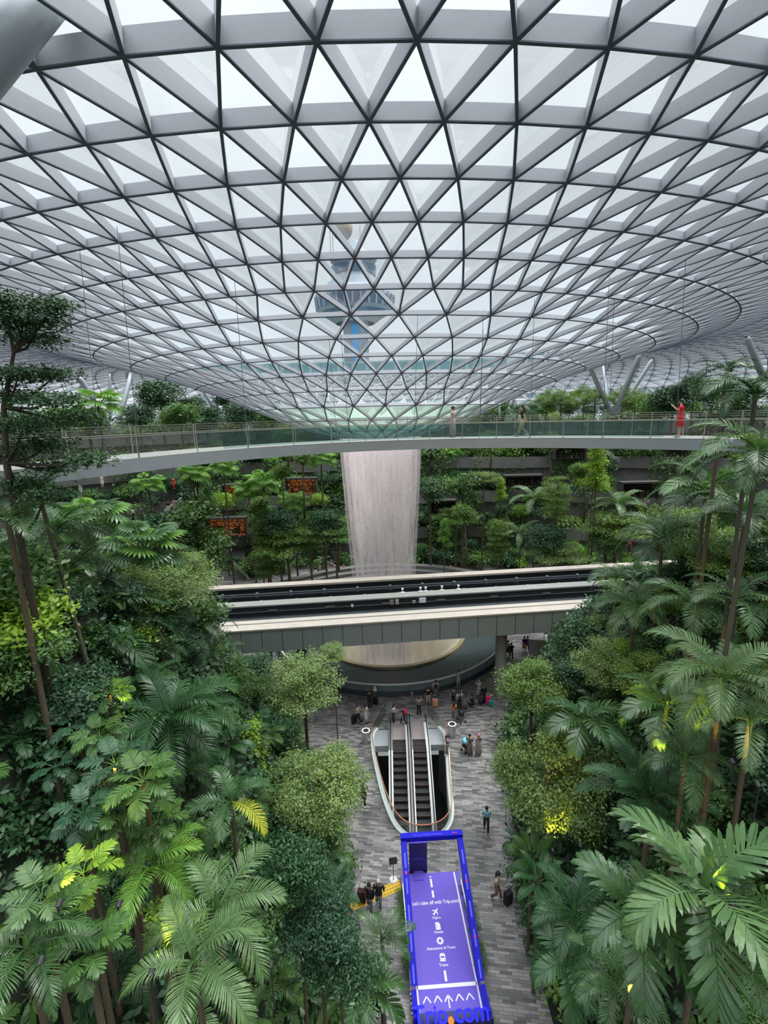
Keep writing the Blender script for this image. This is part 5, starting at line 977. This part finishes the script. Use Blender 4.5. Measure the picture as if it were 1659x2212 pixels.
tat(735, 2115, 14.5, 'near_leafy', .72, 'second dark glossy-leaved tree at the bottom edge beside the path', base=0, mcol='dark', cz=1.4)
tat(640, 1900, 15, 'dense', .55, 'low dark tree between the grey-green palm and the glossy tree', base=0, mcol='dark')
pat(825, 2030, 17.5, 'feather', 9, .6, 'small grey-green palm beside the left edge of the violet floor', base=0)
pat(790, 2140, 16.5, 'broad', 9, .8, 'dark palm at the bottom edge left of the blue letters', base=0)
pat(705, 1835, 20, 'feather', 10, .62, 'greyish small palm at the foot of the round-crowned tree', base=0, mcol='palm')
for s_ in (-1, 1):
    for i in range(6):
        y = 19.2-i*.62; bush(2.0+s_*1.62+(20.3-y)*.05, y, .25, 'shrub', .30, 'small trailing green plant along the rail of the violet floor', 'trailing plants along the violet floor', mcol='dark')
tat(380, 2000, 10.5, 'pinnate', .5, 'yellow-green pinnate shrub beside the grey-green palm', mcol='bright')
pat(180, 1890, 9.5, 'lobed', 12, .72, 'yellowish cut-leaved plant at lower left', mcol='bright', tilt0=-30, tilt1=40)
pat(90, 1940, 8.8, 'lobed', 12, .78, 'pale cut-leaved plant at the lower left corner side', mcol='palmp', tilt0=-30, tilt1=40)
pat(60, 2050, 8.2, 'feather', 9, .6, 'small green palm in the lower left corner')
pat(190, 2060, 8.6, 'lobed', 12, .72, 'cut-leaved plant above the lower left corner', mcol='mid', tilt0=-30, tilt1=40)
pat(330, 1880, 11, 'long', 9, .6, 'light palm fronds drooping in the middle of the left slope', mcol='fan')
# ---- RIGHT, near
pat(1640, 985, 12.2, 'feather', 15, .92, 'tall palm at the right edge in front of the footbridge end', trunk='ring', lean=(.5, 0), alt=('palmp', .3))
pat(1632, 855, 13.5, 'feather', 14, .85, 'tall dark palm at the right edge above the footbridge', trunk='ring', mcol='dark')
pat(1570, 800, 15.5, 'small', 8, .9, 'small-leaved palm top above the footbridge at right', mcol='dark')
pat(1525, 1065, 19.5, 'feather', 15, 1.22, 'palm with drooping crown under the footbridge at right', trunk='ring', alt=('palmp', .25))
pat(1432, 1165, 23, 'feather', 13, 1.15, 'dark palm left of the drooping-crown one, over the viaduct', mcol='palm')
pat(1610, 1110, 16, 'feather', 12, .9, 'palm at the right edge below the tall one', trunk='ring')
pat(1372, 1310, 22.5, 'feather', 13, 1.05, 'palm in front of the right end of the track', mcol='palm', alt=('palmp', .4))
pat(1500, 1310, 17.5, 'feather', 12, .9, 'pale-fronded palm right of the track end', mcol='palm', alt=('palmp', .35))
pat(1590, 1300, 14.5, 'feather', 11, .8, 'palm with long arching fronds at the right edge, mid height', trunk='ring')
pat(1330, 1250, 28, 'feather', 10, .85, 'small palm rising behind the right end of the track', base=7)
tat(1150, 1480, 27.5, 'airy', 1.18, 'thin-leaved olive tree in front of the right viaduct pillar', base=0, cz=1.6, mcol='olive')
tat(1182, 1680, 21.0, 'round', 1.12, 'large round-crowned fine-leaved tree on the right of the path', cz=2.4, base=.6, mcol='fine', szz=1.2)
tat(1250, 1390, 29, 'dense', .85, 'dark blue-green tree right of the kiosk', cz=1.8, base=1, mcol='dark')
tat(1235, 1460, 27, 'dense', .6, 'smaller dark tree below the blue-green one', cz=1.8, base=1, mcol='blue')
tat(1330, 1430, 24, 'layer', .82, 'bright layered tree at right of the blue-green tree', mcol='fine')
tat(1355, 1415, 23.5, 'leafy', .42, 'small vivid lime shrub top among the right trees', mcol='bright')
tat(1390, 1480, 21, 'airy', .8, 'olive tree behind the broad palms on the right slope', mcol='olive')
pat(1262, 1555, 20.5, 'broad', 9, 1.0, 'broadleaf palm on the right slope beside the round-crowned tree', mcol='palm')
pat(1440, 1525, 16.5, 'broad', 11, 1.0, 'broadleaf palm with one yellow-green frond on the right slope', mcol='palm', alt=('bright', .15))
pat(1560, 1470, 13, 'long', 13, .85, 'large pale feather palm at right, middle of the slope', mcol='palmp')
pat(1620, 1560, 12, 'feather', 10, .75, 'pale drooping palm cut by the right edge', mcol='palmp')
pat(1405, 1725, 15, 'cycad', 18, 1.15, 'large dark cycad with straight fronds on the right slope', tilt0=-25, tilt1=30)
pat(1480, 1640, 13.5, 'feather', 10, .7, 'green palm above the cycad', mcol='palm')
pat(1520, 1930, 8.8, 'broad', 8, 1.0, 'very large broad-fronded palm at lower right', mcol='palmp', tilt0=-15, tilt1=45, alt=('palm', .4))
pat(1380, 1975, 9.6, 'broad', 9, .8, 'dark broad-fronded palm left of the very large one', mcol='palm')
pat(1600, 2010, 8.4, 'feather', 9, .6, 'dim palm in the lower right corner')
pat(1240, 1975, 14.5, 'feather', 13, .8, 'dark palm on the right slope below the tree stem', mcol='dark')
pat(1230, 2080, 13.5, 'broad', 10, .75, 'low broad-leaved palm near the bottom beside the right path edge', mcol='dark')
pat(1330, 2120, 11, 'feather', 10, .6, 'dark palm at the bottom right of the path')
pat(1150, 1850, 20, 'paddle', 15, .75, 'glossy paddle-leaved plants at the right path edge', mcol='mid', tilt0=-30, tilt1=40)
pat(1165, 1900, 18.5, 'paddle', 13, .8, 'dark paddle-leaved plant below the glossy ones at the right path edge', mcol='dark', tilt0=-30, tilt1=40)
for i, (x, y, Z, s, k) in enumerate(((1480, 1130, 25, 1.0, 'flat'), (1560, 1180, 22, .95, 'flat'), (1590, 1210, 20, .8, 'flat'))): tat(x, y, Z, k, s, 'olive flat-topped tree among the palms at the right edge', cz=.3, mcol='olive', group='flat-topped trees behind the right palms')
# ---- garden level trees on the horizon, beyond the rim
def rim(px, py, Z, kind, sc, cz, lab, **k): tat(px, py, Z, kind, sc, lab, base=21.4, cz=cz, **k)
rim(345, 858, 48, 'dense', 1.15, 1.9, 'big dense dark tree on the horizon left of the glass bowl', mcol='dark')
rim(300, 900, 46, 'dense', .8, 1.9, 'dark tree left of the big dense one on the horizon'); rim(415, 880, 50, 'dense', .8, 1.9, 'dark tree right of the big dense one on the horizon')
rim(445, 905, 48, 'dense', .9, 1.9, 'dark tree by the left column group on the horizon'); rim(390, 905, 44, 'leafy', 1.1, 1.2, 'mid-green bush on the horizon in front of the big dense tree', mcol='mid')
rim(520, 900, 52, 'dense', 1.0, 1.9, 'dark trees just left of the glass bowl'); rim(570, 905, 56, 'leafy', 1.4, 1.2, 'green bushes left of the glass bowl behind the footbridge', mcol='mid')
rim(40, 930, 30, 'dense', .9, 1.9, 'dark bush at the far left on the horizon'); rim(120, 925, 34, 'leafy', 1.2, 1.2, 'mid-green tree at the far left on the horizon', mcol='mid'); rim(190, 915, 38, 'dense', .9, 1.9, 'dark tree between the left columns')
rim(485, 860, 60, 'dense', .9, 1.9, 'dark tree behind the left column group')
p = dep(212, 880, 34); palm(p.x, p.y, 21.4, p.z-21.4, 'fan', 16, 1.5, 'fan palm on the horizon at left, between two columns', tilt0=-35, tilt1=35)
for x, y, Z, s in ((1115, 890, 62, 1.6), (1150, 895, 58, 1.4), (1135, 905, 55, 1.2)): p = dep(x, y, Z); palm(p.x, p.y, 21.4, max(.5, p.z-21.4), 'feather', 10, s, 'palm on the horizon just right of the glass bowl', group='palms right of the glass bowl', mcol='dark')
for x, y, Z in ((1180, 870, 52), (1212, 872, 50), (1262, 860, 55), (1285, 868, 50), (1345, 862, 52), (1372, 872, 50), (1400, 880, 48)): rim(x, y, Z, 'airy', .95, 1.5, 'thin airy tree on the horizon near the right column cluster', mcol='olive', bark='trunkd', group='airy trees around the right column cluster')
rim(1455, 868, 42, 'dense', .95, 1.9, 'dark tree on the horizon above the red dress'); rim(1500, 842, 40, 'airy', .95, 1.5, 'wide dark tree on the horizon right of the red dress', mcol='dark', bark='trunkd'); rim(1540, 850, 36, 'dense', .8, 1.9, 'dark tree on the horizon near the right edge'); rim(1425, 890, 44, 'leafy', 1.1, 1.2, 'bright green bush on the horizon left of the red dress', mcol='mid'); rim(1590, 880, 30, 'dense', .8, 1.9, 'dark bush on the horizon behind the right palms')
# hedge of many trees along the rim, further round
for i in range(46):
    a = R(4+172*i/45); x, y = pathpt(a, 13.5+random.uniform(-1, 3)); 
    k = random.choice(['leafy', 'leafy', 'dense', 'layer']); tree(x, y, 21.4, random.uniform(.3, 1.2), k, random.uniform(.7, 1.15), 'green tree of the hedge along the far garden rim', group='hedge trees along the far garden rim', mcol=random.choice(['mid', 'dark', 'blue']))
# ---- far terraces: palms and trees picked out in the photo
def far(px, py, kind, sc, lab, Y=None, n=14, **k):
    Yv = Y or 68; p = onY(px, py, Yv); base = 0
    for j in range(4):
        if offs(p.x, p.y) > LO[j]: base = LZ[j+1]
    base = min(base, p.z-1.5)
    if kind in FR: palm(p.x, p.y, base, p.z-base, kind, n, sc, lab, **k)
    else: tree(p.x, p.y, base, max(.5, p.z-base-k.pop('cz', 1.)*sc), kind, sc, lab, **k)
for (x, y, s, lab) in ((537, 1062, 1.8, 'fan palm left of the pair on the far terrace'), (568, 1040, 2.0, 'tall fan palm, right of the pair on the far terrace'), (633, 1082, 1.7, 'fan palm in front of the lit orange shop opening'), (693, 990, 1.7, 'fan palm high on the far terrace left of the waterfall'), (415, 1022, 1.7, 'fan palm under the footbridge on the far left terrace'), (482, 1008, 1.6, 'small fan palm under the footbridge between two taller ones'), (320, 1045, 1.6, 'fan palm on the far left terrace above the stairs')):
    far(x, y, 'fan', s, lab, n=22, Y=66 if x > 450 else 60, tilt0=-30, tilt1=45, mcol='fan')
far(1158, 1080, 'fern', 1.5, 'large tree fern with thick arching fronds right of the waterfall', n=9, Y=64, tilt0=-25, tilt1=30); far(1335, 1092, 'fern', 1.55, 'large tree fern with thick arching fronds at the right end of the terraces', n=10, Y=60, tilt0=-25, tilt1=30); far(1125, 1152, 'fern', 1.15, 'smaller tree fern below the large one right of the waterfall', n=8, Y=62, tilt0=-25, tilt1=30)
for (x, y, k, s, m_, lab) in ((575, 1190, 'tall_tier', 1.15, 'olive', 'broad layered tree left of centre on the far side'), (560, 1130, 'tall_tier', .8, 'olive', 'layered tree top in front of the terrace left of the shop opening'), (620, 1170, 'flat', 1.9, 'olive', 'wide flat layered crown in the middle left of the far side'), (668, 1150, 'flat', 1.3, 'olive', 'flat layered crown beside the long stem left of the waterfall'), (724, 1150, 'flat', 1.5, 'mid', 'dark layered tree beside the waterfall with a bare brown stem'), (600, 1130, 'dense', 1.3, 'blue', 'dark blue-green tree in front of the far terrace'), (985, 1112, 'flat', 1.5, 'olive', 'flat layered tree with bare brown stem right of the waterfall'),
    (1075, 1160, 'tall_tier', .95, 'olive', 'layered tree with pale tiers right of the waterfall'), (1205, 1060, 'tall_tier', 1.1, 'olive', 'tall layered tree between the two large tree ferns'), (1045, 1030, 'flat', 1.1, 'fine', 'pale flat crown high on the right terrace'), (1335, 1130, 'flat', 2.0, 'olive', 'wide flat tree in front of the right large tree fern'), (1310, 1170, 'dense', 1.3, 'mid', 'dark tree above the right end of the viaduct'), (1210, 1190, 'flat', 1.6, 'fine', 'pale rounded tree just over the track at right'), (1180, 1165, 'dense', 1.3, 'blue', 'blue-green bush right of the smaller tree fern'),
    (1290, 1010, 'cone', 1.35, 'bright', 'climbing yellow-green column of leaves on the right terrace'), (1285, 985, 'cone', .9, 'bright', 'top of the yellow-green column under the footbridge'), (1082, 1055, 'cone', .8, 'bright', 'small yellow-green column left of the large tree fern'), (960, 1150, 'cone', .9, 'fan', 'hanging bright green foliage right of the waterfall'), (448, 1070, 'cone', .9, 'mid', 'leafy green column near the small dim opening'), (420, 1120, 'leafy', 1.9, 'mid', 'round bush right of the left terrace stairs'), (440, 1190, 'leafy', 1.9, 'mid', 'green bush over the left end of the viaduct'), (385, 1200, 'layer', 1.5, 'fine', 'bright green layered tree over the left end of the viaduct'), (340, 1150, 'leafy', 1.7, 'blue', 'blue-green bush under the left terrace stairs'),
    (690, 1080, 'leafy', .7, 'bright', 'small lime bush below the lit orange shop opening'), (480, 1085, 'leafy', 1.0, 'bright', 'lime bushes on the ledge left of the fan palms'), (565, 1110, 'leafy', 1.2, 'mid', 'green bush at the foot of the fan palm pair'), (700, 1130, 'dense', 1.2, 'dark', 'dark bush beside the waterfall on the left'), (930, 1060, 'dense', 1.4, 'dark', 'dark bush high beside the waterfall on the right'), (1000, 1050, 'leafy', 1.5, 'mid', 'green bush on the ledge right of the waterfall')):
    far(x, y, k, s, lab, Y=(62 if y > 1120 else 68) if 450 < x < 1100 else 58, mcol=m_, cz=dict(tall_tier=3, flat=.4, dense=1.9, cone=2.2, leafy=1.2, layer=1.)[k])
# ledge planting: shrubs in countable runs along every terrace ledge and at the foot of the walls
for k in range(5):
    n = 110
    for i in range(n):
        a = R(2+176*(i+random.random())/n)
        if k == 0: x, y = pathpt(a, random.uniform(-6.5, -.6)); z = .0
        else: x, y = pathpt(a, LO[k-1]+random.uniform(.1, 2.4)); z = LZ[k]
        if k == 0 and abs(x) < 14 and y < 71: continue
        if abs(x) > 52 and y < 55: continue
        kd = random.choice(['shrub', 'shrub', 'shrub2', 'shrub3', 'leafy', 'dense', 'small']); grp = ['planting at the foot of the far terraces', 'planting on the lowest far ledge', 'planting on the second far ledge', 'planting on the third far ledge', 'planting on the topmost far ledge'][k]; lab = 'green plant, part of the '+grp
        if kd == 'small': palm(x, y, z, random.uniform(.5, 3), 'small', 8, random.uniform(1.2, 2), lab, group=grp, mcol='mid')
        elif kd in ('leafy', 'dense'): tree(x, y, z, random.uniform(0, 1.6), kd, random.uniform(.55, 1.0), lab, group=grp, mcol=random.choice(['mid', 'mid', 'dark', 'blue', 'olive', 'fan']))
        else: bush(x, y, z, kd, random.uniform(1.3, 2.3), lab, grp, mcol=random.choice([None, 'mid', 'blue', 'fan', 'olive']))
# slender stems rising between the terraces
for i, (x, y0, y1) in enumerate(((430, 1060, 1180), (612, 1040, 1150), (655, 1010, 1120), (620, 960, 1010), (700, 1160, 1230), (729, 1150, 1235), (610, 1180, 1240), (565, 1110, 1180), (1056, 970, 1010), (1183, 975, 1050), (1002, 1130, 1228), (1080, 1160, 1228), (1257, 1040, 1130), (1320, 1170, 1215))):
    Y = 61+(i % 3); p, q = onY(x, y0, Y), onY(x+3, y1, Y); b = MB(); b.tube([(0, 0, 0), (.1, 0, (p.z-q.z)*.5), (p.x-q.x, 0, p.z-q.z+1.5)], [.16, .13, .09], 6); e = th('slender_tree', 'slender bare-stemmed tree standing against the far terraces', 'tree', q, 0, 'slender stems against the far terraces'); ob('trunk', b.mesh('stem', M['trunk'], True), e); ob('foliage', CR['leafy'], e, (p.x-q.x, 0, p.z-q.z+.2), (0, 0, i), .9, m_=G['olive'])
# ---- slope filling
def fill(side, y0, y1, step, grp):
    cnt = 0; y = y0; E_ = EL if side < 0 else ER
    while y < y1:
        s = .5
        while s < 13:
            x = (interp(y, E_)-s) if side < 0 else (interp(y, E_)+s); xx, yy = x+random.uniform(-.4, .4), y+random.uniform(-.5, .5); z = T(xx, yy); cap = interp(y, CAPL if side < 0 else CAPR); dcam = math.dist((xx, yy, z), CAM)
            v = Vector((xx, yy, z))-CAM; zc = v.dot(cF); s0 = s; s += .85 if z < cap-.5 else 1.7
            if zc < 2 or dcam < 6.5: continue
            px = 829.5+FPX*v.dot(cR)/zc; py = 1106-FPX*v.dot(cU)/zc
            if y > 26 and 385 < px < 1300 and 1215 < py < 1560: continue
            if px < -250 or px > 1910 or py > 2500 or py < 800: continue
            r_ = random.random(); nearf = dcam < 13; lab = 'leafy plant of the dense %s slope planting' % ('left' if side < 0 else 'right')
            if s0 < 1.2: kd = random.choice(['paddle', 'shrub2', 'shrub', 'small'])
            else: kd = random.choice(['shrub', 'shrub2', 'shrub', 'shrub3', 'small', 'small', 'lobed', 'paddle', 'leafy', 'near_leafy', 'feather'])
            sc = random.uniform(.7, 1.15)*(.72 if nearf else 1.)
            if kd in FR: palm(xx, yy, z-.1, random.uniform(.2, .9), kd, {'feather': 9, 'small': 9, 'lobed': 12, 'paddle': 11}[kd], sc*{'feather': .55, 'small': .85, 'lobed': .95, 'paddle': .75}[kd], lab, group=grp, mcol=random.choice({'feather': ['palm', 'dark', 'palm'], 'small': ['mid', 'dark', 'palm'], 'lobed': ['blue', 'mid', 'dark'], 'paddle': ['dark', 'mid', 'blue']}[kd]))
            elif kd in ('leafy', 'near_leafy'): tree(xx, yy, z, .1, kd, sc*.55, lab, group=grp, mcol=random.choice(['mid', 'dark', 'blue']))
            else: bush(xx, yy, z, kd, sc*1.0, lab, grp, mcol=random.choice([None, 'mid', 'dark', 'blue', 'olive'])); 
            cnt += 1
        y += step
    return cnt
print('fill', fill(-1, 4.5, 46, 1.25, 'dense planting of the left slope'), fill(1, 4.5, 47, 1.25, 'dense planting of the right slope'))
flush_bushes()
# ground cover that nobody could count, one carpet per slope
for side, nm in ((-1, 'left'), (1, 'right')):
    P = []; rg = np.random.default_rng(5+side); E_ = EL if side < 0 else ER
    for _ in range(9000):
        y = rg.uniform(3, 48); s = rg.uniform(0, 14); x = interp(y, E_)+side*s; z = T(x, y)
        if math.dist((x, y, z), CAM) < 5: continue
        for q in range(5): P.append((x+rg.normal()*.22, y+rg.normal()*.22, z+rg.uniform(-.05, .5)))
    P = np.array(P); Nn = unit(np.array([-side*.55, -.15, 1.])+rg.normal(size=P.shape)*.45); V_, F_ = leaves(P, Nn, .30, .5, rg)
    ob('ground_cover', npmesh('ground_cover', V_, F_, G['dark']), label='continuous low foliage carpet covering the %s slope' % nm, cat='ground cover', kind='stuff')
# climbing cover on the far walls
P = []; rg = np.random.default_rng(33)
for _ in range(17000):
    a = R(rg.uniform(-5, 185)); k = rg.integers(0, 4); 
    if math.sin(a*23+k*2)+math.sin(a*41+k) < -.15: continue
    x, y = pathpt(a, LO[k]-.35); z = LZ[k+1]+.4-abs(rg.normal())*2.0
    for q in range(3): P.append((x+rg.normal()*.35, y+rg.normal()*.35, max(.1, z+rg.normal()*.3)))
P = np.array(P); c_ = np.array([ECX, ECY, 0]); Nn = unit(unit((c_-P)*[1, 1, 0])*.8+np.array([0, 0, .6])+rg.normal(size=P.shape)*.4); V_, F_ = leaves(P, Nn, .46, .6, rg)
ob('climbing_foliage', npmesh('climbing_foliage', V_, F_, G['mid']), label='climbing and trailing foliage hanging over the far stone terrace walls', cat='climbing plants', kind='stuff')
# garden lamps glowing yellow among the leaves
for i, (x, y, Z, lab) in enumerate(((85, 2085, 8.4, 'in the lower left corner'), (125, 1960, 9, 'beside the pale cut-leaved plant'), (255, 1960, 9.8, 'below the philodendrons'), (325, 2110, 9.2, 'at the bottom left among dark leaves'), (585, 2090, 11, 'at the bottom by the long drooping frond'), (235, 1560, 14, 'beside the upper philodendrons'), (190, 1720, 11.5, 'left of the philodendrons'), (235, 1435, 18, 'under the dark palm by the viaduct'), (50, 1370, 13.0, 'behind the yellow-green tree at the left edge'), (1255, 1830, 17, 'on the right slope beside the tree stem'), (1195, 1840, 19, 'at the foot of the right round-crowned tree'), (1325, 1672, 16, 'above the cycad'), (1445, 1665, 15, 'right of the cycad'), (1585, 1650, 12, 'at the right edge under the pale palm'), (1640, 1700, 11.5, 'near the right edge, lower one'), (1585, 1960, 8.9, 'beside the very large broad-fronded palm'), (1375, 2195, 10.2, 'at the bottom edge at right'), (1270, 1885, 15.5, 'below the right tree stem'), (605, 1865, 16, 'between the round tree and the grey palm'))):
    p = dep(x, y, Z-.6); e = th('garden_lamp', 'small garden floodlight '+lab, 'lamp', p); b = MB(); b.tube([(0, 0, 0), (0, 0, -1.2)], .02, 6); ob('stake', b.mesh('stake', M['lampblack']), e); b = MB(); b.tube([(0, 0, 0), (0, .10, .06)], .055, 12); ob('lamp_head', b.mesh('lamp_head', M['lampblack']), e)
    ld = bpy.data.lights.new('garden_light', 'SPOT'); ld.energy = 300 if Z < 13 else 450; ld.color = (1, .72, .08); ld.spot_size = R(55); ld.spot_blend = .6; ld.shadow_soft_size = .05; lo = bpy.data.objects.new('garden_light', ld); C.objects.link(lo); lo.parent = e; lo.location = (0, .14, .09)
    aim = Vector((0, .9, .35)) if i % 2 else Vector((.4, .8, .1)); lo.rotation_euler = aim.to_track_quat('-Z', 'Y').to_euler()
